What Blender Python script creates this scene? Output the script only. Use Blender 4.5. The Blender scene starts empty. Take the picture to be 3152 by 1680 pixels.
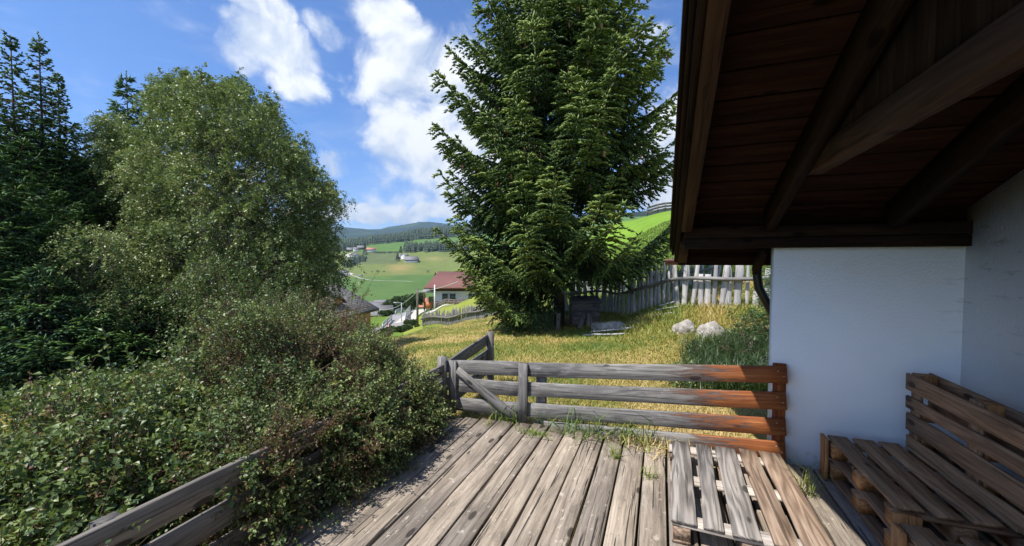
import bpy, math, random
import numpy as np
from mathutils import Vector, Matrix, noise as mnoise

# ------------------------------------------------------------------ camera, world, sun
SC = bpy.context.scene
YAW = math.atan(460 / 1200.0)
PIT = math.atan(40 / 1200.0)
CAMZ = 1.6
cam = bpy.data.cameras.new('camera')
cam_o = bpy.data.objects.new('camera', cam)
SC.collection.objects.link(cam_o)
cam.sensor_width = 36.0
cam.lens = 36.0 * 1200 / 3152.0
cam.clip_start = 0.05
cam.clip_end = 30000
cam_o.location = (0, 0, CAMZ)
cam_o.rotation_euler = (math.pi / 2 - PIT, 0, YAW)
SC.camera = cam_o

FW = np.array([-math.sin(YAW), math.cos(YAW), 0.0])
RT = np.array([math.cos(YAW), math.sin(YAW), 0.0])
ZV = np.array([0, 0, 1.0])
FC = FW * math.cos(PIT) - ZV * math.sin(PIT)
UC = FW * math.sin(PIT) + ZV * math.cos(PIT)


def ray(u, v):
    return FC + RT * ((u - 1576) / 1200.0) - UC * ((v - 840) / 1200.0)


def at(u, v, d):
    r = ray(u, v)
    return np.array([0, 0, CAMZ]) + r * (d / r.dot(FW))


def at_z(u, v, z):
    r = ray(u, v)
    return np.array([0, 0, CAMZ]) + r * ((z - CAMZ) / r[2])


def ud(u, d):            # ground position (x, y) on bearing u at forward distance d
    p = FW * d + RT * d * (u - 1576) / 1200.0
    return p[0], p[1]


SUNV = Vector((-0.37, -0.45, 1.0)).normalized()     # towards the sun
SUN_EL = math.asin(SUNV.z)
SUN_AZ = math.atan2(SUNV.x, SUNV.y)
sl = bpy.data.lights.new('sun', 'SUN')
sl.energy = 4.35
sl.angle = math.radians(0.53)
sl.color = (1.0, 0.955, 0.88)
so = bpy.data.objects.new('sun', sl)
SC.collection.objects.link(so)
so.rotation_euler = SUNV.to_track_quat('Z', 'Y').to_euler()
so.location = (-20, -20, 40)

SC.view_settings.view_transform = 'Standard'
SC.view_settings.look = 'None'
SC.view_settings.exposure = 0.75
SC.view_settings.gamma = 1.0
SC.cycles.max_bounces = 6
SC.cycles.diffuse_bounces = 3
SC.cycles.glossy_bounces = 2
SC.cycles.transmission_bounces = 3
SC.cycles.volume_bounces = 0
SC.cycles.use_denoising = True


class NT:
    """small helper around a node tree"""
    def __init__(s, tree):
        s.t = tree
        s.n = tree.nodes
        s.l = tree.links
        s.n.clear()

    def new(s, typ, ins=None, **kw):
        nd = s.n.new(typ)
        for k, v in kw.items():
            setattr(nd, k, v)
        if ins:
            for k, v in ins.items():
                sock = nd.inputs[k]
                if isinstance(v, bpy.types.NodeSocket):
                    s.l.new(v, sock)
                elif isinstance(v, bpy.types.Node):
                    s.l.new(v.outputs[0], sock)
                else:
                    sock.default_value = v
        return nd

    def math(s, op, a, b=None, c=None, clamp=False):
        ins = {0: a}
        if b is not None:
            ins[1] = b
        if c is not None:
            ins[2] = c
        return s.new('ShaderNodeMath', ins, operation=op, use_clamp=clamp).outputs[0]

    def vmath(s, op, a, b=None):
        ins = {0: a}
        if b is not None:
            ins[1] = b
        nd = s.new('ShaderNodeVectorMath', ins, operation=op)
        return nd.outputs['Value'] if op in ('DOT_PRODUCT', 'LENGTH', 'DISTANCE') else nd.outputs[0]

    def mix(s, f, a, b, blend='MIX'):
        nd = s.new('ShaderNodeMix', data_type='RGBA', blend_type=blend)
        for i, v in ((0, f), (6, a), (7, b)):
            if isinstance(v, bpy.types.NodeSocket):
                s.l.new(v, nd.inputs[i])
            else:
                nd.inputs[i].default_value = v if i == 0 else (tuple(v) + (1,))[:4]
        return nd.outputs[2]

    def ss(s, x, lo, hi):
        nd = s.new('ShaderNodeMapRange', {0: x, 1: lo, 2: hi, 3: 0.0, 4: 1.0}, interpolation_type='SMOOTHSTEP')
        return nd.outputs[0]

    def noise(s, vec, scale, detail=4, rough=0.55, dist=0.0):
        return s.new('ShaderNodeTexNoise', {'Vector': vec, 'Scale': scale, 'Detail': detail, 'Roughness': rough, 'Distortion': dist})

    def ramp(s, fac, stops):
        nd = s.new('ShaderNodeValToRGB', {0: fac})
        e = nd.color_ramp.elements
        while len(e) < len(stops):
            e.new(0.5)
        for k, (p, c) in enumerate(stops):
            e[k].position = p
            e[k].color = tuple(c) + (1,)
        return nd.outputs[0]


# world: Nishita sky with procedural cumulus placed by direction
W = bpy.data.worlds.new('World')
SC.world = W
W.use_nodes = True
w = NT(W.node_tree)
tc = w.new('ShaderNodeTexCoord').outputs['Generated']
sky = w.new('ShaderNodeTexSky', sky_type='NISHITA', sun_disc=False, sun_elevation=SUN_EL, sun_rotation=SUN_AZ,
            altitude=1500, air_density=1.0, dust_density=0.25, ozone_density=2.2)
skyc = w.mix(1.0, sky.outputs[0], (0.275, 0.46, 0.70), 'MULTIPLY')
wn = w.noise(tc, 5.5, 6, 0.6)
warp = w.vmath('SCALE', w.vmath('SUBTRACT', wn.outputs['Color'], (0.5, 0.5, 0.5)))
warp.node.inputs['Scale'].default_value = 0.10
wd = w.vmath('ADD', tc, warp)


def wray(u, v):
    r = ray(u, v)
    return tuple(r / np.linalg.norm(r))


# (u, v, half width, half height, strength) of each cloud mass, as bearings in the sky
CL = [(1330, 250, 270, 210, 1.1), (1290, 470, 210, 150, 1.05), (1420, 400, 190, 280, 1.2), (1180, 50, 120, 100, 1.0),
      (1240, 160, 130, 120, 1.0), (1240, 560, 110, 60, .75),
      (860, 150, 160, 120, 1.05), (905, 240, 120, 75, 1.0), (770, 180, 110, 75, .8), (1010, 95, 75, 65, .95), (800, 20, 150, 60, .9),
      (1060, 225, 70, 45, .55), (1030, 500, 70, 60, .75), (1400, 600, 300, 90, .75), (2060, 480, 190, 240, 1.2), (2020, 130, 110, 80, .5),
      (1050, 655, 190, 42, .95), (1300, 655, 170, 40, .95), (700, 660, 300, 60, .8), (2500, 560, 300, 200, .9), (-300, 300, 300, 120, .6),
      (-700, 650, 400, 100, .7), (3500, 100, 500, 250, .8)]
cov = None
BACK_FILL = [(1500, -100, 900, 500, 1.5), (3000, 300, 700, 400, 1.4), (-300, 200, 700, 500, 1.3)]      # unseen bright clouds added behind the viewer as neutral fill for the wall
for (u, v, hw, hh, st, sg) in [q + (1,) for q in CL] + [q + (-1,) for q in BACK_FILL]:
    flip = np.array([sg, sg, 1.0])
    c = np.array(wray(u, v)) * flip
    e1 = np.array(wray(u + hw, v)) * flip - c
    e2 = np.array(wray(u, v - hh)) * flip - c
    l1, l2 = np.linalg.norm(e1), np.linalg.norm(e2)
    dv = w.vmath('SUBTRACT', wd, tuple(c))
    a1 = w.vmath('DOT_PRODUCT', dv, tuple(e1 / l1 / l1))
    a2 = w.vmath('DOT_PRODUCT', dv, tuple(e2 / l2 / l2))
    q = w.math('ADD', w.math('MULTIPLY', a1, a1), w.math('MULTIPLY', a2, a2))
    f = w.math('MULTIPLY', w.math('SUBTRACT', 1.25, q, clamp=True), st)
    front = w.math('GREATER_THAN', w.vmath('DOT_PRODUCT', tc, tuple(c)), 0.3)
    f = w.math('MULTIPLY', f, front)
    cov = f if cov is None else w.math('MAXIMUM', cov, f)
cn = w.noise(tc, 9.0, 9, 0.62, 0.35)
cn2 = w.noise(tc, 3.2, 5, 0.55)
den = w.math('ADD', w.math('MULTIPLY', cov, 0.7), w.math('MULTIPLY', w.math('SUBTRACT', cn.outputs[0], 0.5), 1.7))
dens = w.ss(den, 0.18, 0.74)
wisp = w.math('MULTIPLY', w.ss(w.noise(w.vmath('MULTIPLY', tc, (2.0, 2.0, 6.0)), 2.2, 8, 0.65, 0.5).outputs[0], 0.46, 0.8), 0.34)
dens = w.math('MAXIMUM', dens, wisp)
# thin veil near the horizon
sepz = w.new('ShaderNodeSeparateXYZ', {0: tc}).outputs[2]
veil = w.math('MULTIPLY', w.math('SUBTRACT', 1.0, w.ss(sepz, 0.0, 0.24)), 0.42)
dens = w.math('MAXIMUM', dens, veil)
shade = w.ss(w.math('ADD', w.math('MULTIPLY', w.noise(w.vmath('ADD', tc, tuple(0.035 * np.array(SUNV))), 9.0, 9, 0.62, 0.35).outputs[0], -1.0),
                    w.math('ADD', w.math('MULTIPLY', w.noise(tc, 9.0, 5, 0.5, 0.3).outputs[0], 1.0), w.math('MULTIPLY', cn2.outputs[0], 0.75))), 0.22, 0.52)
ccol = w.mix(shade, (2.3, 2.62, 3.2), (3.9, 3.95, 4.05))
allc = w.mix(dens, skyc, ccol)
bg = w.new('ShaderNodeBackground', {'Color': allc, 'Strength': 0.172})
w.new('ShaderNodeOutputWorld', {0: bg.outputs[0]})

# ------------------------------------------------------------------ object helpers
COL = SC.collection
ORG = {}


def tag(o, label=None, cat=None, group=None, kind=None):
    if label: o['label'] = label
    if cat: o['category'] = cat
    if group: o['group'] = group
    if kind: o['kind'] = kind
    return o


def thing(name, label, cat, loc, group=None, kind=None):
    o = bpy.data.objects.new(name, None)
    o.empty_display_size = 0.1
    COL.objects.link(o)
    o.location = tuple(float(c) for c in loc)
    ORG[o.name] = np.array(loc, float)
    return tag(o, label, cat, group, kind)


def mesh_data(name, V, F, g=None, var=None, col=None, smooth=False, matidx=None):
    """V (n,3); F (m,k) array with equal k, or list of polygons"""
    me = bpy.data.meshes.new(name)
    V = np.asarray(V, np.float32)
    me.vertices.add(len(V))
    me.vertices.foreach_set('co', V.ravel())
    if isinstance(F, np.ndarray):
        m, k = F.shape
        me.loops.add(m * k)
        me.loops.foreach_set('vertex_index', F.astype(np.int32).ravel())
        me.polygons.add(m)
        me.polygons.foreach_set('loop_start', np.arange(0, m * k, k, dtype=np.int32))
        me.polygons.foreach_set('loop_total', np.full(m, k, np.int32))
    else:
        tot = [len(f) for f in F]
        me.loops.add(sum(tot))
        me.loops.foreach_set('vertex_index', np.array([i for f in F for i in f], np.int32))
        me.polygons.add(len(F))
        me.polygons.foreach_set('loop_start', np.concatenate([[0], np.cumsum(tot)[:-1]]).astype(np.int32))
        me.polygons.foreach_set('loop_total', np.array(tot, np.int32))
        m = len(F)
    if smooth:
        me.polygons.foreach_set('use_smooth', np.ones(m, bool))
    if matidx is not None:
        me.polygons.foreach_set('material_index', np.asarray(matidx, np.int32))
    me.update(calc_edges=True)
    if g is not None:
        a = me.attributes.new('g', 'FLOAT_VECTOR', 'POINT')
        a.data.foreach_set('vector', np.asarray(g, np.float32).ravel())
    if var is not None:
        a = me.attributes.new('var', 'FLOAT', 'POINT')
        a.data.foreach_set('value', np.asarray(var, np.float32).ravel())
    if col is not None:
        a = me.attributes.new('col', 'FLOAT_COLOR', 'POINT')
        c4 = np.ones((len(V), 4), np.float32)
        c4[:, :3] = col
        a.data.foreach_set('color', c4.ravel())
    return me


def mk(name, V, F, mats, parent=None, origin=None, **kw):
    """one mesh object from world-space vertices"""
    V = np.asarray(V, float)
    if origin is None:
        origin = ORG[parent.name] if parent is not None else np.zeros(3)
    origin = np.array(origin, float)
    me = mesh_data(name, V - origin, F, **kw)
    for m_ in (mats if isinstance(mats, (list, tuple)) else [mats]):
        me.materials.append(m_)
    o = bpy.data.objects.new(name, me)
    COL.objects.link(o)
    if parent is not None:
        o.parent = parent
        o.location = tuple(origin - ORG[parent.name])
    else:
        o.location = tuple(origin)
    ORG[o.name] = origin
    return o


class MB:
    """collects shapes (world space) that end up as ONE mesh"""
    def __init__(s):
        s.V = []
        s.F = []
        s.G = []
        s.n = 0

    def add(s, V, F, g=None):
        V = np.asarray(V, float)
        s.V.append(V)
        s.G.append(V if g is None else np.asarray(g, float))
        s.F += [tuple(i + s.n for i in f) for f in F]
        s.n += len(V)
        return s

    def build(s, name, mats, parent=None, **kw):
        return mk(name, np.concatenate(s.V), s.F, mats, parent, g=np.concatenate(s.G), **kw)

    def box(s, c, h, M=None):
        """box centre c, half sizes h"""
        V = np.array([[sx, sy, sz] for sx in (-1, 1) for sy in (-1, 1) for sz in (-1, 1)], float) * np.array(h)
        g = V + np.array([random.random() * 9, random.random() * 9, random.random() * 9])
        if M is not None:
            V = V @ np.array(M, float)
        F = [(0, 1, 3, 2), (4, 6, 7, 5), (0, 4, 5, 1), (2, 3, 7, 6), (0, 2, 6, 4), (1, 5, 7, 3)]
        return s.add(V + np.array(c, float), F, g)

    def plank(s, p0, p1, wdir, width, thick, seg=8, wob=0.004, ch=0.004, w1=None, seed=None):
        """sawn board from p0 to p1 (centre line); width along wdir, chamfered, slightly wandering edges"""
        rg = random.Random(seed if seed is not None else random.random())
        p0 = np.array(p0, float)
        p1 = np.array(p1, float)
        ax = p1 - p0
        L = np.linalg.norm(ax)
        ax /= L
        wv = np.array(wdir, float)
        wv -= ax * wv.dot(ax)
        wv /= np.linalg.norm(wv)
        tv = np.cross(ax, wv)
        off = np.array([rg.random() * 20, rg.random() * 20, rg.random() * 20])
        V = []
        G = []
        ph = [rg.random() * 6.28 for _ in range(4)]
        for i in range(seg + 1):
            t = i / seg
            w_ = (width if w1 is None else width + (w1 - width) * t) / 2
            a = wob * (math.sin(ph[0] + t * 5) + .5 * math.sin(ph[1] + t * 13))
            b = wob * (math.sin(ph[2] + t * 4) + .5 * math.sin(ph[3] + t * 11))
            zz = wob * .5 * math.sin(ph[1] + t * 6)
            T = thick / 2
            for (yy, z2) in ((-w_ + a, -T + ch), (-w_ + a, T - ch), (-w_ + a + ch, T), (w_ + b - ch, T), (w_ + b, T - ch), (w_ + b, -T + ch), (w_ + b - ch, -T), (-w_ + a + ch, -T)):
                V.append(p0 + ax * (L * t) + wv * yy + tv * (z2 + zz))
                G.append(off + np.array([L * t, yy, z2]))
        F = []
        for i in range(seg):
            for k in range(8):
                a0 = i * 8 + k
                a1 = i * 8 + (k + 1) % 8
                F.append((a0, a1, a1 + 8, a0 + 8))
        F.append(tuple(range(7, -1, -1)))
        F.append(tuple(seg * 8 + k for k in range(8)))
        return s.add(V, F, G)

    def tube(s, pts, rads, n=8, jit=0.0, seed=0):
        rg = random.Random(seed)
        pts = [np.array(p, float) for p in pts]
        if not hasattr(rads, '__len__'):
            rads = [rads] * len(pts)
        V = []
        G = []
        off = np.array([rg.random() * 20, rg.random() * 20, 0])
        acc = 0.0
        for i, p in enumerate(pts):
            a = pts[min(i + 1, len(pts) - 1)] - pts[max(i - 1, 0)]
            a = a / (np.linalg.norm(a) + 1e-9)
            up = np.array([0, 0, 1.0]) if abs(a[2]) < 0.9 else np.array([1.0, 0, 0])
            e1 = np.cross(a, up)
            e1 /= np.linalg.norm(e1)
            e2 = np.cross(e1, a)
            if i:
                acc += np.linalg.norm(p - pts[i - 1])
            for k in range(n):
                th = 2 * math.pi * k / n
                r = rads[i] * (1 + jit * (rg.random() - .5))
                V.append(p + e1 * math.cos(th) * r + e2 * math.sin(th) * r)
                G.append(off + np.array([acc, math.cos(th) * r, math.sin(th) * r]))
        F = []
        for i in range(len(pts) - 1):
            for k in range(n):
                a0 = i * n + k
                a1 = i * n + (k + 1) % n
                F.append((a0, a1, a1 + n, a0 + n))
        F.append(tuple(range(n - 1, -1, -1)))
        F.append(tuple((len(pts) - 1) * n + k for k in range(n)))
        return s.add(V, F, G)

    def slab(s, quad, t):
        """flat panel: polygon of world points, thickness t along its normal (downwards)"""
        P = np.array(quad, float)
        nrm = np.cross(P[1] - P[0], P[2] - P[0])
        nrm /= np.linalg.norm(nrm)
        n = len(P)
        V = np.concatenate([P, P - nrm * t])
        F = [tuple(range(n)), tuple(range(2 * n - 1, n - 1, -1))]
        for k in range(n):
            k2 = (k + 1) % n
            F.append((k, k + n, k2 + n, k2))
        return s.add(V, F)


def part(name, mats, parent, fn, **kw):
    m_ = MB()
    fn(m_)
    return m_.build(name, mats, parent, **kw)


# ------------------------------------------------------------------ materials
def mat(name):
    m_ = bpy.data.materials.new(name)
    m_.use_nodes = True
    return m_, NT(m_.node_tree)


def out(n, shader, disp=None):
    n.new('ShaderNodeOutputMaterial', {0: shader})


def plain(name, c, rough=0.7, nscale=6.0, amp=0.25, bump=0.1, metal=0.0):
    m_, n = mat(name)
    co = n.new('ShaderNodeTexCoord').outputs['Object']
    a = n.noise(co, nscale, 6, 0.6)
    c2 = tuple(x * (1 - amp) for x in c)
    c3 = tuple(min(1, x * (1 + amp * .6)) for x in c)
    col = n.ramp(a.outputs[0], [(0.3, c2), (0.7, c3)])
    b = n.new('ShaderNodeBump', {'Strength': bump, 'Height': n.noise(co, nscale * 5, 4).outputs[0], 'Distance': 0.02})
    p = n.new('ShaderNodeBsdfPrincipled', {'Base Color': col, 'Roughness': rough, 'Normal': b.outputs[0], 'Metallic': metal})
    out(n, p.outputs[0])
    return m_


def wood(name, dark, mid, light, rough=0.75, spec=0.3, stain=None, crack=0.6, bump=0.35, rings=0.5, wear=0.25, flakes=0.0):
    """grain runs along the first axis of the 'g' attribute"""
    m_, n = mat(name)
    g = n.new('ShaderNodeAttribute', attribute_name='g').outputs['Vector']
    rnd = n.new('ShaderNodeObjectInfo').outputs['Random']
    g = n.vmath('ADD', g, n.new('ShaderNodeCombineXYZ', {0: n.math('MULTIPLY', rnd, 31.0), 1: n.math('MULTIPLY', rnd, 17.0), 2: 0.0}).outputs[0])
    gl = n.vmath('MULTIPLY', g, (1.6, 24.0, 24.0))
    wv = n.noise(n.vmath('MULTIPLY', g, (0.45, 5.0, 5.0)), 1.6, 2, 0.45, 0.1)
    fine = n.noise(n.vmath('MULTIPLY', g, (5.0, 150.0, 150.0)), 1.0, 4, 0.65)
    # growth rings: contour lines of a stretched noise field
    ring = n.math('SINE', n.math('MULTIPLY', wv.outputs[0], 70.0))
    ring = n.math('MULTIPLY', n.math('ADD', ring, 1.0), 0.5)
    med = n.noise(gl, 1.0, 6, 0.6, 0.3)
    f = n.math('ADD', n.math('MULTIPLY', med.outputs[0], 0.62), n.math('MULTIPLY', fine.outputs[0], 0.38))
    f = n.math('ADD', n.math('MULTIPLY', f, 1.0 - 0.3 * rings), n.math('MULTIPLY', ring, 0.3 * rings))
    col = n.ramp(f, [(0.28, dark), (0.5, mid), (0.74, light)])
    # per-board tone
    pl = n.noise(n.vmath('MULTIPLY', g, (0.25, 0.05, 0.05)), 3.0, 1)
    col = n.mix(0.85, col, n.ramp(pl.outputs[0], [(0.3, (0.62, 0.62, 0.64)), (0.7, (1.25, 1.2, 1.12))]), 'MULTIPLY')
    # weather blotches
    bl = n.noise(n.vmath('MULTIPLY', g, (3.0, 7.0, 7.0)), 1.3, 6, 0.62)
    col = n.mix(n.math('MULTIPLY', n.ss(bl.outputs[0], 0.5, 0.72), wear), col, tuple(x * .42 for x in mid))
    # cracks
    cr = n.noise(n.vmath('MULTIPLY', g, (1.4, 48.0, 48.0)), 1.0, 4, 0.55, 0.5)
    crm = n.ss(cr.outputs[0], 0.6, 0.64)
    col = n.mix(n.math('MULTIPLY', crm, crack), col, tuple(x * .22 for x in dark))
    if flakes:
        fk = n.noise(n.vmath('MULTIPLY', g, (1.0, 1.6, 1.6)), 16.0, 5, 0.6)
        col = n.mix(n.math('MULTIPLY', n.ss(fk.outputs[0], 0.6, 0.7), flakes), col, tuple(min(1, x * 1.25) for x in light))
        fk2 = n.noise(n.vmath('MULTIPLY', g, (1.0, 1.5, 1.5)), 30.0, 3, 0.5)
        col = n.mix(n.math('MULTIPLY', n.ss(fk2.outputs[0], 0.66, 0.72), flakes), col, tuple(x * .5 for x in dark))
    # knots
    vo = n.new('ShaderNodeTexVoronoi', {'Vector': n.vmath('MULTIPLY', g, (2.6, 6.5, 3.0)), 'Scale': 1.0, 'Randomness': 1.0}, feature='F1')
    kn = n.math('SUBTRACT', 1.0, n.ss(vo.outputs['Distance'], 0.1, 0.15))
    col = n.mix(n.math('MULTIPLY', kn, 0.85), col, tuple(x * .28 for x in dark))
    if stain is not None:
        px = n.new('ShaderNodeSeparateXYZ', {0: n.new('ShaderNodeNewGeometry').outputs['Position']}).outputs[0]
        px = n.math('ADD', px, n.math('MULTIPLY', n.math('SUBTRACT', n.noise(n.vmath('MULTIPLY', g, (3.5, 30.0, 30.0)), 1.0, 7, 0.7).outputs[0], 0.5), 1.9))
        sm = n.ss(px, stain[0], stain[1])
        oc = n.ramp(f, [(0.25, stain[2]), (0.5, stain[3]), (0.75, stain[4])])
        oc = n.mix(n.math('MULTIPLY', kn, 0.6), oc, tuple(x * .3 for x in stain[2]))
        # dark transition where the coat has weathered off
        edge = n.math('MULTIPLY', sm, n.math('SUBTRACT', 1.0, sm))
        col = n.mix(sm, col, oc)
        col = n.mix(n.math('MULTIPLY', edge, 2.6, clamp=True), col, (0.055, 0.045, 0.042))
    h = n.math('SUBTRACT', f, n.math('MULTIPLY', crm, 0.6))
    b = n.new('ShaderNodeBump', {'Strength': bump, 'Height': h, 'Distance': 0.006})
    p = n.new('ShaderNodeBsdfPrincipled', {'Base Color': col, 'Roughness': rough, 'Specular IOR Level': spec, 'Normal': b.outputs[0]})
    out(n, p.outputs[0])
    return m_


def leafm(name, cols, rough=0.42, trans=0.28, tcol=(0.25, 0.36, 0.05), spec=0.5):
    m_, n = mat(name)
    v = n.new('ShaderNodeAttribute', attribute_name='var').outputs['Fac']
    col = n.ramp(v, cols)
    p = n.new('ShaderNodeBsdfPrincipled', {'Base Color': col, 'Roughness': rough, 'Specular IOR Level': spec})
    if trans > 0:
        t = n.new('ShaderNodeBsdfTranslucent', {'Color': n.mix(0.5, col, tcol)})
        p = n.new('ShaderNodeMixShader', {0: trans, 1: p.outputs[0], 2: t.outputs[0]})
    out(n, p.outputs[0])
    return m_


M = {}
M['grey'] = wood('weathered_grey_wood', (0.07, 0.067, 0.066), (0.19, 0.186, 0.184), (0.37, 0.362, 0.355), wear=0.6, rings=0.35, flakes=.25)
M['railgrey'] = wood('dark_grey_wood', (0.07, 0.065, 0.06), (0.15, 0.14, 0.13), (0.27, 0.255, 0.24), wear=0.4, rings=0.3)
M['fence'] = wood('fence_wood', (0.07, 0.067, 0.066), (0.19, 0.186, 0.184), (0.37, 0.362, 0.355), wear=0.6, rings=0.4, flakes=.25,
                  stain=(.1, 0.6, (0.13, 0.036, 0.011), (0.31, 0.10, 0.03), (0.55, 0.23, 0.085)))
M['orange'] = wood('stained_orange_wood', (0.14, 0.03, 0.008), (0.3, 0.08, 0.02), (0.48, 0.16, 0.04), wear=0.3)
M['deck'] = wood('deck_wood', (0.11, 0.09, 0.072), (0.29, 0.245, 0.198), (0.53, 0.465, 0.39), wear=0.55, crack=0.9, rings=0.2, bump=0.7, flakes=.5)
M['picket'] = wood('picket_wood', (0.27, 0.265, 0.265), (0.48, 0.47, 0.47), (0.68, 0.67, 0.66), wear=0.3, rings=0.2)
M['palgrey'] = wood('pallet_grey_wood', (0.12, 0.11, 0.1), (0.27, 0.245, 0.225), (0.42, 0.39, 0.36), wear=0.2, rings=0.9)
M['palbrown'] = wood('pallet_brown_wood', (0.12, 0.08, 0.055), (0.27, 0.19, 0.135), (0.43, 0.33, 0.25), wear=0.3, rings=0.8)
M['pallight'] = wood('pallet_pale_wood', (0.36, 0.3, 0.24), (0.56, 0.5, 0.44), (0.74, 0.69, 0.64), wear=0.15, rings=0.5)
M['bench'] = wood('bench_brown_wood', (0.12, 0.062, 0.031), (0.3, 0.168, 0.09), (0.47, 0.28, 0.16), wear=0.35, rings=0.5)
M['benchor'] = wood('bench_orange_wood', (0.2, 0.08, 0.025), (0.38, 0.17, 0.06), (0.55, 0.28, 0.11), wear=0.3, rings=0.6)
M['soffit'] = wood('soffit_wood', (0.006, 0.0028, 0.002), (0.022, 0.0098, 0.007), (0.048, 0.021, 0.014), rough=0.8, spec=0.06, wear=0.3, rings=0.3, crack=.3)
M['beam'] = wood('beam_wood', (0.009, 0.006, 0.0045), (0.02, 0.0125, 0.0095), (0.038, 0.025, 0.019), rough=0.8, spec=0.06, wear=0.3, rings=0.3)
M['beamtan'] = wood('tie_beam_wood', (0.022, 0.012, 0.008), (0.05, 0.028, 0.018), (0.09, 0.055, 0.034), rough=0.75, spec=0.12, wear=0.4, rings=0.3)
M['old'] = wood('old_dark_wood', (0.07, 0.065, 0.06), (0.14, 0.13, 0.12), (0.24, 0.22, 0.2), wear=0.4)
M['bark'] = plain('bark', (0.075, 0.055, 0.04), 0.9, 9, .5, .6)
M['birchbark'] = plain('birch_bark', (0.4, 0.38, 0.35), 0.8, 7, .6, .4)
M['cone'] = plain('spruce_cone', (0.3, 0.16, 0.08), 0.8, 40, .4, .4)
M['redbark'] = plain('spruce_twig_bark', (0.2, 0.1, 0.075), 0.85, 12, .3, .3)
M['twig'] = plain('hedge_twig_bark', (0.10, 0.062, 0.04), 0.85, 20, .4, .2)
M['gutter'] = plain('gutter_red_metal', (0.16, 0.06, 0.045), 0.45, 14, .3, .1)
M['dark_metal'] = plain('dark_pipe_metal', (0.012, 0.01, 0.01), 0.4, 10, .3, .1)
M['rooftile'] = plain('roof_tiles', (0.05, 0.035, 0.03), 0.7, 10, .4, .3)
M['white'] = plain('white_paint', (0.8, 0.8, 0.8), 0.8, 3, .04, .05)
M['redroof'] = plain('red_brown_roof', (0.17, 0.068, 0.055), 0.8, 1.5, .15, .2)
M['brownwood'] = plain('far_brown_timber', (0.11, 0.055, 0.03), 0.8, 3, .3, .1)
M['orangewood'] = plain('far_orange_timber', (0.42, 0.16, 0.05), 0.7, 3, .3, .1)
M['glassd'] = plain('window_glass', (0.07, 0.09, 0.11), 0.15, 3, .1, 0)
M['asphalt'] = plain('asphalt', (0.27, 0.26, 0.25), 0.9, 1.2, .15, .1)
M['path'] = plain('gravel_path', (0.5, 0.46, 0.4), 0.95, 2, .12, .1)
M['concrete'] = plain('concrete', (0.5, 0.49, 0.47), 0.9, 2, .2, .1)
M['pole'] = plain('pole_wood', (0.14, 0.12, 0.1), 0.85, 4, .3, .1)
M['steel'] = plain('galvanised_steel', (0.42, 0.44, 0.45), 0.5, 4, .15, .05)
M['tileorange'] = plain('orange_roof_tiles', (0.5, 0.2, 0.13), 0.8, 1, .25, .2)
M['greyroof'] = plain('grey_roof', (0.2, 0.19, 0.19), 0.8, 1, .15, .2)
M['red'] = plain('sign_red', (0.55, 0.03, 0.025), 0.5, 3, .05, 0)
M['cable'] = plain('cable_sheath', (0.45, 0.5, 0.4), 0.5, 3, .05, 0)
M['flower'] = plain('balcony_flowers', (0.5, 0.13, 0.09), 0.7, 9, .6, .2)

# roof tiles of the near chalet: rows of grey shingles
m_, n = mat('shingle_roof')
co = n.new('ShaderNodeAttribute', attribute_name='g').outputs['Vector']
br = n.new('ShaderNodeTexBrick', {'Vector': co, 'Color1': (0.16, 0.14, 0.13, 1), 'Color2': (0.24, 0.22, 0.2, 1), 'Mortar': (0.05, 0.045, 0.04, 1), 'Scale': 1.0,
                                  'Mortar Size': 0.035, 'Brick Width': 0.6, 'Row Height': 0.36})
p = n.new('ShaderNodeBsdfPrincipled', {'Base Color': br.outputs[0], 'Roughness': 0.85,
                                       'Normal': n.new('ShaderNodeBump', {'Height': br.outputs[1], 'Strength': -.4, 'Distance': .05}).outputs[0]})
out(n, p.outputs[0])
M['shingle'] = m_

# stucco wall
m_, n = mat('white_stucco')
co = n.new('ShaderNodeTexCoord').outputs['Object']
n1 = n.noise(co, 0.9, 5, 0.6)
n2 = n.noise(co, 55, 5, 0.7)
n3 = n.noise(co, 9, 6, 0.7)
sz = n.new('ShaderNodeSeparateXYZ', {0: co}).outputs[2]
low = n.math('SUBTRACT', 1.0, n.ss(sz, 0.0, 0.16))
col = n.ramp(n1.outputs[0], [(0.3, (0.8, 0.8, 0.8)), (0.7, (0.88, 0.88, 0.875))])
dirt = n.math('MULTIPLY', low, n.ss(n3.outputs[0], 0.5, 0.66))
col = n.mix(n.math('MULTIPLY', dirt, 0.55), col, (0.3, 0.3, 0.3))
spot = n.ss(n.noise(co, 4.5, 3, 0.5).outputs[0], 0.74, 0.78)
col = n.mix(n.math('MULTIPLY', spot, 0.5), col, (0.34, 0.34, 0.36))
gx_ = n.new('ShaderNodeSeparateXYZ', {0: n.new('ShaderNodeNewGeometry').outputs['Position']})
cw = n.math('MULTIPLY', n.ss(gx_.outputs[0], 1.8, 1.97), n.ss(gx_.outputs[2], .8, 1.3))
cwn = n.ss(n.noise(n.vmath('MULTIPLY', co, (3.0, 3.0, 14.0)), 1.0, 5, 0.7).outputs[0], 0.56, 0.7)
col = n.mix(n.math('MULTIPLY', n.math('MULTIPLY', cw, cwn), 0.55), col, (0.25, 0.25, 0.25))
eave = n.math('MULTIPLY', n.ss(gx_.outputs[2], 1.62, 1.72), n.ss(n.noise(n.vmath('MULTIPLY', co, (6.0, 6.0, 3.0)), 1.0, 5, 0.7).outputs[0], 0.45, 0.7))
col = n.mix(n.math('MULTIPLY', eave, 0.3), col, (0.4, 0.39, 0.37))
b = n.new('ShaderNodeBump', {'Height': n2.outputs[0], 'Strength': 0.4, 'Distance': 0.01})
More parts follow.
